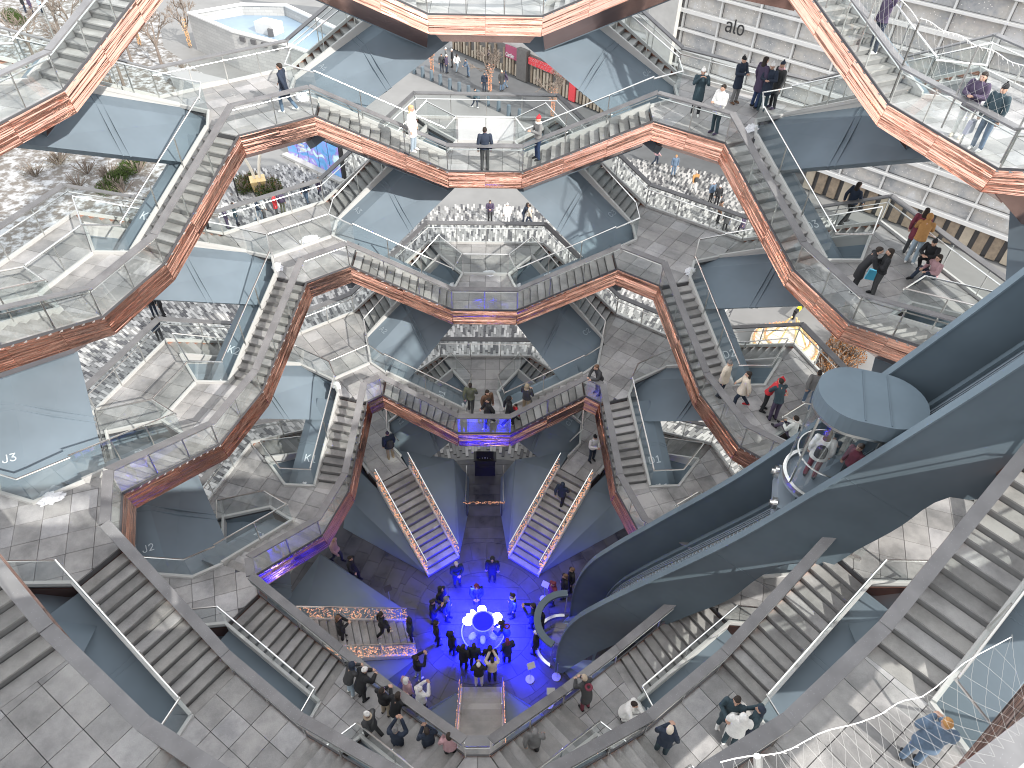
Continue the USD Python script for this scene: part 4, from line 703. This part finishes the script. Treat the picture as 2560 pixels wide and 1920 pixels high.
# bollards along the kerb
ORD = 'first second third fourth fifth sixth seventh eighth ninth tenth eleventh twelfth thirteenth fourteenth'.split()
for i, (x, y) in enumerate([(-9.2, 58.3), (-8.28, 57.47), (-7.36, 56.49), (-6.50, 55.66), (-5.60, 54.78), (-4.72, 53.86), (-3.79, 52.91), (-2.89, 52.14), (-2.02, 51.4), (-1.15, 50.4), (-.25, 49.4), (0.71, 48.33), (1.59, 47.4), (2.51, 46.6)]):
    m = trimesh.creation.revolve(np.array([(0, 0), (.19, 0), (.19, .05), (.165, .9), (.15, .95), (0, .96)]), sections=14)
    b = thing('bollard', f'dark blue steel bollard, {ORD[i]} from the left in the row along the far kerb', 'bollard', (x, y, -0.05), 0, 'bollards along the far kerb'); obj('post', m, 'lift_steel', b)

# ------------------------------------------------------------------ pavilion, advertising wall, planter, ornaments on the left and right
pav = thing('pavilion', 'low white brick pavilion with sunken blue roof and parapet', 'building', (-29.5, 61.5, 0))
fp = np.array([(-29.5, 61.5), (-25.1, 64.6), (-20.6, 64.6), (-14.0, 57.6), (-15.6, 51.2), (-18.4, 53.4), (-24.0, 56.6)]) - [-29.5, 61.5]; P_ = Polygon(fp)
mat('white_brick', {'g': ('geometry', {}), 'b': ('brick_texture', {'scale': 1.0, 'color1': (0.42, 0.42, 0.41), 'color2': (0.36, 0.36, 0.355), 'mortar': (0.28, 0.28, 0.28), 'brick_width': 0.8, 'row_height': 0.3, 'mortar_size': 0.012}), 'mp': ('mapping', {'rotation': (math.pi / 2, 0, 0)}), 'p': ('principled_bsdf', {'roughness': 0.7})}, [('g.position', 'mp.vector'), ('mp.vector', 'b.vector'), ('b.color', 'p.base_color')])
MB().poly(P_.difference(P_.buffer(-0.30)), -0.05, 3.35).build('wall', 'white_brick', pav); MB().poly(P_.buffer(0.06).difference(P_.buffer(-0.42)), 3.351, 3.5).build('parapet', 'facade_white', pav)
plain('roof_blue', (0.22, 0.30, 0.38), 0.3, var=0.12, scale=0.3); MB().poly(P_.buffer(-0.31), 2.2, 2.45).build('roof', 'roof_blue', pav)
MB().box((8.2, -2.0, 2.95), (2.2, 1.5, 1.0), -0.5).build('roof_box', 'facade_white', pav); MB().box((8.6, -3.1, 2.8), (0.5, 0.4, 0.7)).build('roof_hatch', 'shop_dark', pav)
for i in range(4): MB().box((6.6 + i * 1.15, -5.62 - i * .66, 3.0), (0.6, 0.14, 0.4), math.radians(-30)).build('vent', 'shop_dark', pav)
MB().prism([(-.4, -7.2, -.05), (.7, -9.3, -.05), (3.4, -11.7, -.05), (5.9, -10.3, -.05)], [(-.4, -7.2, 1.2), (.7, -9.3, 1.2), (3.4, -11.7, 1.2), (5.9, -10.3, 1.2)]).build('low_wing', 'white_brick', pav)
mat('ad_art', {'g': ('geometry', {}), 'mp': ('mapping', {'scale': (0.7, 0.7, 0.7)}), 'n': ('noise_texture', {'scale': 1.0, 'detail': 2.0, 'distortion': 1.2}), 'r': ('rgb_ramp', {'ramp': [(0.25, (0.05, 0.07, 0.25)), (0.42, (0.12, 0.35, 0.65)), (0.52, (0.30, 0.20, 0.55)), (0.60, (0.45, 0.70, 0.75)), (0.75, (0.75, 0.80, 0.9))]}), 'e': ('principled_bsdf', {'roughness': 0.3, 'emission_strength': 0.08})}, [('g.position', 'mp.vector'), ('mp.vector', 'n.vector'), ('n.fac', 'r.fac'), ('r.color', 'e.base_color'), ('r.color', 'e.emission_color')], surface='e.BSDF')
La, Ra = facade_frame((-15.9, 39.4), (-11.0, 35.4))
ad = thing('advert_wall', 'row of blue and purple lit advertising panels with white lettering beyond the pavers', 'advert wall', (-15.9, 39.4, 0), Ra)
MB().box((La / 2, .25, 1.3), (La, .3, 2.7)).build('frame', 'black', ad)
for i in range(5): MB().box((0.62 + i * 1.24, .08, 1.35), (1.16, .04, 2.4)).build('panel', 'ad_art', ad)
MB().box((La / 2, -.2, .08), (La + .4, .5, .2)).build('plinth', 'stone_pale', ad)
mb = MB()
for r_ in range(4): mb.box((1.86 + .1 * (r_ % 2), .045, 2.1 - r_ * .35), (.7 - .12 * (r_ % 2), .02, .18))
mb.build('text_bars', 'facade_white', ad)
plain('gold', (0.62, 0.46, 0.22), 0.45, var=0.15); plain('arch_cream', (0.75, 0.70, 0.60), 0.5)
pot = thing('planter', 'square gold planter carrying two curved cream legs among evergreen shrubs', 'planter', (-16.9, 34.1, -0.04), 20)
MB().prism([(-.42, -.42, 0), (.42, -.42, 0), (.42, .42, 0), (-.42, .42, 0)], [(-.55, -.55, .85), (.55, -.55, .85), (.55, .55, .85), (-.55, .55, .85)]).build('pot', 'gold', pot)
for sg in (-1, 1):
    mb = MB(); pp = [np.array([sg * (.18 + .55 * (t ** 1.6)), .1, .8 + 2.2 * t]) for t in np.linspace(0, 1, 8)]
    for a, b in zip(pp[:-1], pp[1:]): mb.bar(a, b, .2, n=8)
    mb.build('curved_leg', 'arch_cream', pot)
lpost = thing('lamp_post', 'slim dark lamp post standing in the snowy planting bed', 'lamp post', (-18.2, 33.0, 0)); MB().bar((0, 0, 0), (0, 0, 3.6), .1, n=8).build('pole', 'black', lpost); MB().box((0, 0, 3.65), (.3, .3, .12)).build('head', 'black', lpost)
orn = thing('bulb_ornament', 'big round festive ornament edged with rows of glowing bulbs on the pavers', 'ornament', (17.0, 16.6, 0), 40)
m = trimesh.creation.cylinder(1.9, 0.3, sections=48); m.apply_translation([0, 0, .25]); obj('base', m, 'arch_cream', orn)
for rr, zz in ((1.75, .42), (1.25, .9)):
    m = trimesh.creation.torus(rr, .07, major_sections=48, minor_sections=8); m.apply_translation([0, 0, zz]); obj('hoop', m, 'gold', orn, smooth=True)
    mb = MB(); [octa(mb, (rr * math.cos(a), rr * math.sin(a), zz + .12), .07) for a in np.linspace(0, 6.28, 40)]; mb.build('bulbs', 'glow_warm' if 'glow_warm' in L else 'bulb_warm', orn, kind='stuff')
for a in range(6): MB().bar((1.2 * math.cos(a * 1.047), 1.2 * math.sin(a * 1.047), .4), (.25 * math.cos(a * 1.047), .25 * math.sin(a * 1.047), 2.2), .09, n=6).build('rib', 'gold', orn)
plain('yellow', (0.75, 0.62, 0.02), 0.5)
yb = thing('warning_post', 'yellow and black striped barrier arm on the pale paving', 'barrier', (18.4, 19.4, 0), 46)
MB().bar((0, 0, 0), (0, 0, .5), .14).build('foot', 'black', yb)
for i in range(5): MB().bar((i * .33, 0, .5), (i * .33 + .33, 0, .5), .2).build('stripe', 'yellow' if i % 2 else 'black', yb)
sheet('pale_paving', [(13.5, 17.5), (17, 13.2), (24, 15.0), (27.5, 21), (21, 28.5), (17.5, 25)], -0.026, 'plaza')

# ------------------------------------------------------------------ plants
plain('bark', (0.17, 0.14, 0.12), 0.9, var=0.3, scale=8.0); plain('twig', (0.20, 0.165, 0.14), 0.9); 
def leafmat(name, c):
    mat(name, {'g': ('geometry', {}), 'nn': ('noise_texture', {'scale': 9.0, 'detail': 3.0}), 'r': ('rgb_ramp', {'ramp': [(0.3, tuple(np.array(c) * .5)), (0.7, tuple(np.array(c) * 1.6))]}), 'd': ('diffuse_bsdf', {}), 't': ('translucent_bsdf', {}), 'm': ('mix_closure', {'fac': 0.3})}, [('g.position', 'nn.vector'), ('nn.fac', 'r.fac'), ('r.color', 'd.color'), ('r.color', 't.color'), ('d.BSDF', 'm.closure1'), ('t.BSDF', 'm.closure2')], surface='m.closure')
leafmat('leaf_green', (0.07, 0.10, 0.035)); leafmat('leaf_orange', (0.30, 0.15, 0.07)); leafmat('leaf_grey', (0.16, 0.15, 0.11)); leafmat('berry', (0.55, 0.10, 0.10))
def branch(mb, p, d, ln, r, depth, g):
    q = p + d * ln; mb.bar(p, q, r * 2, n=5 if depth > 2 else 3, r2=0.68)
    if depth == 0: return
    for i in range(2 if depth > 3 else 3):
        e = d + g.normal(0, 0.42, 3) + [0, 0, 0.12]; e /= np.linalg.norm(e); branch(mb, lerp(p, q, g.uniform(.6, 1)), e, ln * g.uniform(.62, .82), r * .62, depth - 1, g)
def tree_proto(name, seed, label, loc, h=6.5, group=None, lit=None):
    g = np.random.default_rng(seed); t = thing(name, label, 'tree', loc, 0, group); MB().bar((0, 0, -.05), (0, 0, h * .32), .28, n=8, r2=.75).build('trunk', 'bark', t)
    mb = MB(); top = np.array([0, 0, h * .32 - .05])
    for i in range(4):
        d = np.array([math.cos(i * 1.57 + g.uniform(-.4, .4)) * .5, math.sin(i * 1.57 + g.uniform(-.4, .4)) * .5, 1.0]); branch(mb, top, d / np.linalg.norm(d), h * .22, .075, 5, g)
    mb.build('crown', 'twig', t)
    if lit:
        mb = MB()
        for _ in range(260): a = g.uniform(0, 6.28); z_ = g.uniform(.1, h * .55); octa(mb, (.16 * math.cos(a) + g.normal(0, .12) * (z_ > h * .3), .16 * math.sin(a) + g.normal(0, .12) * (z_ > h * .3), z_), .035)
        mb.build('string_lights', lit, t, kind='stuff')
    return t
plain('lights_pink', (0.75, 0.25, 0.35), 0.5); plain('lights_orange', (0.85, 0.50, 0.22), 0.5)
tp = tree_proto('bare_tree', 1, 'bare leafless tree in the garden bed on the far left', (-31.5, 57.0, 0), 6.0, 'bare trees in the garden bed')
for i, (x, y, a) in enumerate([(-34.5, 57.5, 60), (-37.5, 60, 140), (-33.5, 52.5, 200), (-38, 54, 280), (-41.5, 62, 30), (-36.5, 66.5, 90), (-45, 66, 10), (-43, 56.5, 180), (-40.5, 70, 250), (-29.5, 80.5, 45), (-22, 83, 120), (-15.5, 85, 310), (-36, 47, 20)]):
    copy_of(tp, 'bare_tree', 'bare leafless tree in the garden bed on the far left', (x, y, 0), a, True, 'bare trees in the garden bed')
for i, (x, y, h_, lit, lab) in enumerate([(-35.4, 62.3, 5, 'lights_orange', 'slim tree with pink and orange wrapped trunk, farther from the pavilion'), (-30.4, 62.2, 5, 'lights_orange', 'slim tree with pink and orange wrapped trunk beside the pavilion corner'), (-5.66, 56.45, 4.6, 'bulb_warm', 'small tree wrapped in golden lights behind the bollards, on the left'), (-.08, 52.3, 4.6, 'bulb_warm', 'small tree wrapped in golden lights in front of the script sign'), (5.4, 47.2, 4.6, 'bulb_warm', 'small tree wrapped in golden lights before the red hoarding')]):
    tree_proto('lit_tree', 20 + i, lab, (x, y, 0), h_, None, lit)
def clump(mb, g, n, rx, ry, h, s):
    for _ in range(n):
        a, r_ = g.uniform(0, 6.28), math.sqrt(g.random()); z_ = h * g.uniform(.05, 1) * (1 - .5 * r_ ** 2); c = np.array([rx * r_ * math.cos(a), ry * r_ * math.sin(a), z_]); u_ = g.normal(0, 1, 3); u_ /= np.linalg.norm(u_); w_ = np.cross(u_, g.normal(0, 1, 3)); w_ /= np.linalg.norm(w_)
        mb.add([c - u_ * s, c + w_ * s * .5, c + u_ * s, c - w_ * s * .5], [(0, 1, 2), (0, 2, 3)])
def shrub_proto(name, seed, label, loc, m, rx, h, group, n=500, s=.07, stem=True):
    g = np.random.default_rng(seed); t = thing(name, label, 'shrub', loc, 0, group); mb = MB()
    if stem:
        for _ in range(26): a = g.uniform(0, 6.28); e = rx * g.uniform(.3, 1); mb.bar((.1 * math.cos(a), .1 * math.sin(a), -.05), (e * math.cos(a), e * math.sin(a), h * g.uniform(.6, 1.1)), .03, n=3)
        mb.build('stems', 'twig', t)
    mb = MB(); clump(mb, g, n, rx, rx, h, s); mb.build('foliage', m, t); return t
sp = shrub_proto('bare_shrub', 5, 'brown winter shrub among the snow of the planting bed', (-30, 34, 0), 'leaf_grey', .9, .9, 'winter shrubs in the snowy bed', 160, .05)
for i in range(46):
    while True:
        x, y = rng.uniform(-46, -25.5), rng.uniform(26, 56)
        if y > 26 + (-x - 25) * .4 and x < -25.5 - max(0, (y - 40)) * .15: break
    copy_of(sp, 'bare_shrub', 'brown winter shrub among the snow of the planting bed', (x, y, 0), rng.uniform(0, 360), True, 'winter shrubs in the snowy bed')
for i, (x, y) in enumerate([(-27.6, 33.5), (-27.5, 34.8), (-27.3, 36.0), (-27.1, 37.2), (-26.9, 38.4), (-26.9, 39.6), (-51, 69), (-50, 68), (-52, 70.2)]):
    if i == 0: hp = shrub_proto('hedge_bush', 9, 'clipped green hedge bush at the edge of the planting bed', (x, y, 0), 'leaf_green', .85, .9, 'green hedge bushes', 1500, .06, False)
    else: copy_of(hp, 'hedge_bush', 'clipped green hedge bush at the edge of the planting bed', (x, y, 0), i * 50, True, 'green hedge bushes')
for i, (x, y) in enumerate([(-18.2, 34.6), (-17.6, 35.1), (-16.4, 33.3), (-15.9, 34.3), (-17.9, 33.7), (-15.6, 33.5)]):
    if i == 0: gp = shrub_proto('potted_shrub', 11, 'leafy green shrub with orange berries around the gold planter', (x, y, 0), 'leaf_green', .6, .8, 'shrubs around the gold planter', 700, .06); mb = MB(); clump(mb, rng, 90, .6, .6, .95, .045); mb.build('berries', 'leaf_orange', gp)
    else: copy_of(gp, 'potted_shrub', 'leafy green shrub with orange berries around the gold planter', (x, y, 0), i * 60, True, 'shrubs around the gold planter')
for i, (x, y) in enumerate([(20.0, 16.4), (19.4, 15.6), (19.2, 14.9), (20.6, 17.2), (18.7, 14.4), (20.8, 15.9), (19.9, 14.9)]):
    if i == 0: op = shrub_proto('orange_shrub', 13, 'orange and red leaved shrub in the bed by the pale paving', (x, y, 0), 'leaf_orange', .7, .9, 'orange shrubs by the pale paving', 420, .07)
    else: copy_of(op, 'orange_shrub', 'orange and red leaved shrub in the bed by the pale paving', (x, y, 0), i * 47, True, 'orange shrubs by the pale paving')

# ------------------------------------------------------------------ snow left in the corners
def snow_at(x, y, z, rx, ry, h, rz, label):
    m = trimesh.creation.icosphere(4, 1.0); v = np.array(m.vertices); n_ = meshkit.fbm(v * 2.6 + [x, y, z], 4, 5); v = v * (0.25 + 0.95 * n_)[:, None]; v = v * [rx, ry, h * .8]; v[:, 2] = np.maximum(v[:, 2], -0.01)
    p = obj('snow_patch', (v, m.faces), 'snow', None, label, smooth=True, kind='stuff'); p.SetCustomDataByKey('category', 'snow'); UsdGeom.Xformable(p).AddTranslateOp().Set(Gf.Vec3d(x, y, z)); UsdGeom.Xformable(p).AddRotateZOp().Set(rz)
def at_node(col, k, d, t, dz=0.0): return turn((RIN[k] + d * S, t * S, ZL[k] + dz), COL[col])
for col, k, d, t, rx, ry, h, dz in SNOW:
    snow_at(*at_node(col, k, d, t, dz), rx, ry, h, COL[col], f'white snow heap left at the landing with fins marked {fin(col, k)}' + ('' if t == 0 else ', ' + ('clockwise' if t < 0 else 'counter-clockwise') + ' gully'))

# ------------------------------------------------------------------ safety nets on the eighth tier
plain('net_wire', (0.36, 0.36, 0.35), 0.5); plain('rope_white', (0.80, 0.79, 0.76), 0.7)
def net(label, bot, top, nu, nv, masts, wire=0.0035, rr=.02):
    """wire net with six sided cells stretched between a lower and an upper line (polylines of equal length), rope along the upper one"""
    bot, top = np.array(bot, float), np.array(top, float); O = bot[0].copy(); t = thing('safety_net', label, 'safety net', O); g = np.random.default_rng(17); mb = MB(); S_ = np.linspace(0, 1, len(bot))
    def line(pl, s_): return np.array([np.interp(s_, S_, pl[:, i]) for i in range(3)])
    def pt(i, j): s_ = min(1, (i + .5 * (j % 2)) / nu); w = j / nv; return lerp(line(bot, s_), line(top, s_), w) - O + [0, 0, -.10 * math.sin(math.pi * w)] + g.normal(0, .006, 3)
    G_ = {(i, j): pt(i, j) for i in range(nu + 1) for j in range(nv + 1)}
    for (i, j), p in G_.items():
        for q in ((i + (j % 2), j + 1), (i - 1 + (j % 2), j + 1)):
            if q in G_: a_, b_ = lerp(p, G_[q], .0), lerp(p, G_[q], 1.0); mb.bar(a_, b_, wire, n=3)
    mb.build('mesh', 'net_wire', t)
    mb = MB(); c = [line(top, s_) - O + [0, 0, 0.03 * math.sin(s_ * 23)] for s_ in np.linspace(0, 1, 26)]
    for a, b in zip(c[:-1], c[1:]): mb.bar(a, b, rr, n=6)
    for i in range(1, 25): d_ = c[i] - c[i - 1]; d_ /= np.linalg.norm(d_); mb.bar(c[i] + [0, 0, .01], c[i] + d_ * .07 + [.02, .015, -.07], rr * .4, n=4)
    mb.build('edge_rope', 'rope_white', t)
    for s_ in masts: MB().bar(line(bot, s_) - O - [0, 0, .9], line(top, s_) - O, .045, n=6).build('mast', 'bright_steel', t)
def edge3(col, k, h): a, b = turn((RIN[k], PROF[k][0][1], ZL[k] + h), COL[col]), turn((RIN[k], -PROF[k][0][1], ZL[k] + h), COL[col]); return [a, b]
li, lo, ui, uo, sl, su, inner = ends(8)
def flight3(col, sg, h): return [turn((li[0], sg * li[1], ZL[8] + h), COL[col]), turn((ui[0], sg * ui[1], ZL[9] + h), COL[col])]
net('wire safety net above the rail of the landing with fins marked D4', edge3('D', 8, 1.1), edge3('D', 8, 2.3), 13, 7, (0, .5, 1), .0028)
net('wire safety net above the rail of the flight beside the fin marked D4', flight3('D', 1, 1.1), flight3('D', 1, 2.2), 24, 7, (0, .33, .66, 1), .0028)
fl = flight3('F', -1, 1.1); lowl = [lerp(fl[1], fl[0], s_) for s_ in np.linspace(.05, .95, len(ROPE))]
net('wire safety net with a white knotted rope in the lower right corner', lowl, ROPE, 22, 6, (0.12,), .0010, .007)
# ------------------------------------------------------------------ people
from manifold3d import Manifold
def sph(c, r): return Manifold.sphere(float(r), 10).translate([float(x) for x in c])
def chain(pts, rad):
    s = [sph(p, r) for p, r in zip(pts, rad)]; out = [Manifold.batch_hull([a, b]) for a, b in zip(s[:-1], s[1:])]; return out
def ell(c, r, n=14): return Manifold.sphere(1.0, n).scale([float(x) for x in r]).translate([float(x) for x in c])
def solid(parts, fine=0.0, noise_=0.0, seed=0):
    m = parts[0]
    for p in parts[1:]: m = m + p
    if fine:
        m = m.refine_to_length(fine)
    me = m.to_mesh(); t = trimesh.Trimesh(np.array(me.vert_properties[:, :3]), np.array(me.tri_verts), process=True)
    if fine: trimesh.smoothing.filter_taubin(t, iterations=6)
    if noise_:
        v = np.array(t.vertices); t.vertices = v + t.vertex_normals * ((meshkit.fbm(v * [9, 9, 16], 3, seed) - .5) * noise_)[:, None]
    return np.array(t.vertices), np.array(t.faces)
# a pose: joints of a 1.70 m adult facing +x, y to the left; legs (hip, knee, ankle), arms (shoulder, elbow, wrist), lean of the trunk
def pose(kind):
    J = {}; lean = 0.0; drop = 0.0
    hipz, knz, anz = 0.90, 0.49, 0.08
    J['leg'] = [[(0, s_ * .09, hipz), (0.02, s_ * .10, knz), (-.02, s_ * .11, anz)] for s_ in (1, -1)]
    arm = lambda e, w: [[(0, s_ * .19, 1.40), (e[0], s_ * e[1], e[2]), (w[0], s_ * w[1], w[2])] for s_ in (1, -1)]
    J['arm'] = arm((-.03, .25, 1.13), (.05, .24, .88))
    if kind == 'walk':
        J['leg'] = [[(0, .09, hipz), (.17, .10, .51), (.16, .10, .09)], [(0, -.09, hipz), (-.06, -.10, .49), (-.30, -.10, .16)]]; J['arm'] = [[(0, .19, 1.40), (-.13, .25, 1.15), (-.16, .22, .93)], [(0, -.19, 1.40), (.08, -.25, 1.14), (.24, -.22, .97)]]
    if kind == 'phone': J['arm'] = arm((.16, .25, 1.22), (.36, .08, 1.50))
    if kind == 'look': J['arm'] = arm((.06, .25, 1.14), (.30, .06, 1.18))
    if kind == 'lean': lean = .22; J['arm'] = arm((.22, .24, 1.14), (.42, .10, 1.10))
    if kind == 'wave': J['arm'][0] = [(0, .19, 1.40), (.05, .32, 1.55), (.02, .30, 1.80)]
    if kind == 'sit':
        drop = .74; J['leg'] = [[(0, s_ * .10, hipz - drop), (.40, s_ * .16, .42), (.62, s_ * .14, .09)] for s_ in (1, -1)]; J['arm'] = arm((.10, .25, 1.16), (.36, .12, 1.16)); lean = .08
    if kind == 'crouch':
        drop = .46; J['leg'] = [[(0, s_ * .10, hipz - drop), (.36, s_ * .14, .52), (.05, s_ * .13, .09)] for s_ in (1, -1)]; J['arm'] = arm((.18, .24, 1.18), (.40, .08, 1.22)); lean = .18
    def fix(p):
        x, y, z_ = p; k = max(0, z_ - .9); return (x + lean * k / .6 * (1 if z_ > .9 else 0), y, z_ - drop)
    J['arm'] = [[fix(p) for p in a] for a in J['arm']]; J['fix'] = fix; J['drop'] = drop; return J
def hand(w, d, sgn):
    """palm, four fingers and a thumb along direction d from the wrist"""
    d = np.array(d, float); d /= np.linalg.norm(d) + 1e-9; a = np.cross(d, [0, 0, 1.0]); a = np.array([0, 1.0, 0]) if np.linalg.norm(a) < .2 else a / np.linalg.norm(a); w = np.array(w); out = [Manifold.batch_hull([Manifold.sphere(.022, 8).translate(list(map(float, w))), Manifold.sphere(.02, 8).translate(list(map(float, w + d * .08 + a * .03))), Manifold.sphere(.02, 8).translate(list(map(float, w + d * .08 - a * .03)))])]
    c = np.cross(a, d)
    for i, l_ in enumerate((.062, .075, .07, .055)):
        b0 = w + d * .085 + a * (.03 - .02 * i); out.append(Manifold.batch_hull([Manifold.sphere(.0095, 6).translate(list(map(float, b0))), Manifold.sphere(.009, 6).translate(list(map(float, b0 + d * l_ * .5 - c * .008)))])); out.append(Manifold.batch_hull([Manifold.sphere(.009, 6).translate(list(map(float, b0 + d * l_ * .5 - c * .008))), Manifold.sphere(.008, 6).translate(list(map(float, b0 + d * l_ * .85 - c * .03)))]))
    b0 = w + d * .02 + a * .03 * sgn; out.append(Manifold.batch_hull([Manifold.sphere(.012, 6).translate(list(map(float, b0))), Manifold.sphere(.009, 6).translate(list(map(float, b0 + d * .05 + a * .03 * sgn)))])); return out
CACHE = {}
def person_parts(kind, coat, hair):
    key = (kind, coat, hair)
    if key in CACHE: return CACHE[key]
    J = pose(kind); F = J['fix']; P = {}
    hd = np.array(F((.02, 0, 1.585))); nk = np.array(F((0, 0, 1.45)))
    body = chain([F((0, 0, .95)), F((0, 0, 1.2)), F((0, 0, 1.38)), nk, hd - [0, 0, .05]], [.10, .10, .09, .055, .06]) + [ell(hd, (.094, .074, .112))]
    body += [Manifold.batch_hull([sph(hd + [.09, 0, .01], .012), sph(hd + [.106, 0, -.025], .014)]), ell(hd + [.085, 0, -.06], (.014, .026, .008), 8)] + [ell(hd + [0, s_ * .076, -.005], (.022, .012, .03), 8) for s_ in (1, -1)]
    for a, sg in zip(J['arm'], (1, -1)): body += chain(a, [.05, .04, .028]) + hand(np.array(a[2]), np.array(a[2]) - np.array(a[1]), -sg)
    for l_ in J['leg']: body += chain(l_, [.075, .05, .035])
    P['body'] = (solid(body), 'skin')
    e = [ell(hd + [.083, s_ * .032, .018], (.010, .013, .009), 8) for s_ in (1, -1)]; me = e[0] + e[1]; mm = me.to_mesh(); P['eyes'] = ((np.array(mm.vert_properties[:, :3]), np.array(mm.tri_verts)), 'black')
    hem = {'jacket': .86, 'long': .55, 'puffer': .72}[coat]; fat = {'jacket': 1.0, 'long': 1.0, 'puffer': 1.16}[coat]
    sit = J['drop'] > .5
    def ring_(z_, rx, ry, x=0): return ell(np.array(F((x, 0, z_))), (rx, ry, .05), 12)
    tr = [Manifold.batch_hull([ring_(1.42, .085 * fat, .17 * fat), ring_(1.30, .125 * fat, .20 * fat), ring_(1.10, .115 * fat, .175 * fat)]), Manifold.batch_hull([ring_(1.10, .115 * fat, .175 * fat), ring_(.92, .13 * fat, .185 * fat)])]
    if not sit: tr.append(Manifold.batch_hull([ring_(.92, .13 * fat, .185 * fat), ell(((0.0 if kind != 'walk' else .02), 0, hem - J['drop'] * .9 + .04), (.155 * fat if kind != 'walk' else .2, .20 * fat, .04), 12)]))
    tr += chain([nk - [0, 0, .05], nk + [0, 0, .02]], [.085, .075])
    for a in J['arm']: tr += chain(a, [.078 * fat, .064 * fat, .050 * fat])
    P['coat'] = (solid(tr, .06, .022 if coat == 'puffer' else .012, hash(coat) % 7 if False else len(coat)), 'coat')
    lg = [ell(np.array(F((0, 0, .90))), (.12, .165, .10), 12)]
    for l_ in J['leg']: lg += chain(l_, [.095, .068, .056])
    P['trousers'] = (solid(lg, .07), 'trousers')
    for l_ in J['leg']:
        x, y, z_ = l_[2]; P.setdefault('shoe', []).append((solid([Manifold.batch_hull([sph((x - .04, y, max(z_ - .03, .045)), .042), sph((x + .15, y, max(z_ - .045, .034)), .034), sph((x + .10, y, max(z_ - .02, .05)), .038)])]), 'shoe'))
    if hair == 'beanie': hp = [Manifold.batch_hull([ell(hd + [-.005, 0, .045], (.105, .086, .04)), ell(hd + [-.015, 0, .10], (.075, .062, .045))]), sph(hd + [-.02, 0, .165], .028)]
    elif hair == 'hood': hp = [ell(hd + [-.035, 0, .015], (.115, .105, .135)), ell(hd + [-.06, 0, -.13], (.09, .11, .06))]
    else:
        hp = [ell(hd + [-.028, 0, .032], (.098, .084, .104)), ell(hd + [.0, 0, .075], (.088, .078, .05))]
        if hair == 'long': hp += [Manifold.batch_hull([ell(hd + [-.045, 0, .0], (.07, .085, .08)), ell(hd + [-.075, 0, -.20], (.04, .10, .08))])]
    P['headwear'] = (solid(hp, .05, .012, 3), 'hair'); CACHE[key] = P; return P
CL = {'black': (.014, .015, .018), 'navy': (.018, .028, .05), 'charcoal': (.045, .047, .05), 'grey': (.17, .17, .17), 'white': (.72, .72, .70), 'cream': (.58, .52, .43), 'beige': (.40, .33, .25), 'teal': (.03, .055, .07), 'purple': (.06, .045, .085), 'pink': (.42, .26, .28), 'red': (.50, .03, .04), 'orange': (.38, .20, .07), 'denim': (.10, .15, .22), 'paleblue': (.30, .37, .43), 'brown': (.14, .08, .05), 'khaki': (.30, .25, .17), 'blond': (.48, .34, .17), 'haircut': (.025, .018, .014), 'maroon': (.16, .03, .05), 'olive': (.10, .11, .07), 'darkblue': (.02, .04, .10)}
for k_, c_ in CL.items(): plain('cloth_' + k_, c_, 0.85, var=0.12, scale=20.0)
plain('skin', (.50, .31, .23), 0.5)
def person(x, y, z, face, label, coat='black', cut='jacket', legs='black', hair='short', hcol='haircut', kind='stand', shoe='black', h=1.70, bag=None, scarf=None):
    p = thing('person', label, 'person', (x, y, z), face); UsdGeom.Xform(p).AddScaleOp().Set(Gf.Vec3f(h / 1.70)); P = person_parts(kind, cut, hair)
    nm = {'beanie': 'hat', 'hood': 'hood'}.get(hair, 'hair')
    for part, val in P.items():
        for (mesh_, role) in (val if isinstance(val, list) else [val]):
            m = {'skin': 'skin', 'black': 'black', 'coat': 'cloth_' + coat, 'trousers': 'cloth_' + legs, 'shoe': 'cloth_' + shoe, 'hair': 'cloth_' + hcol}[role]
            obj(nm if part == 'headwear' else part, mesh_, m, p, smooth=50)
    if bag == 'back': obj('backpack', solid([Manifold.batch_hull([ell((-.19, 0, 1.28), (.08, .13, .06), 10), ell((-.21, 0, 1.02), (.10, .15, .08), 10)])], .06, .01, 2), 'cloth_charcoal', p, smooth=50)
    if bag in ('tote', 'pinkbag', 'bluebag'): MB().prism([(.02, -.34, .38), (.32, -.34, .38), (.28, -.34, .72), (.06, -.34, .72)], [(.02, -.24, .38), (.32, -.24, .38), (.28, -.24, .72), (.06, -.24, .72)]).build('bag', {'tote': 'lamp_white', 'pinkbag': 'cloth_pink', 'bluebag': 'cloth_bag_blue'}[bag], p)
    if scarf: m = trimesh.creation.torus(.085, .04, major_sections=16, minor_sections=8); m.apply_translation([0.01, 0, 1.455]); obj('scarf', m, 'cloth_' + scarf, p, smooth=True)
    return p
plain('cloth_bag_blue', (.10, .50, .72), .6)
for a in PEOPLE: person(*a[0], **a[1])
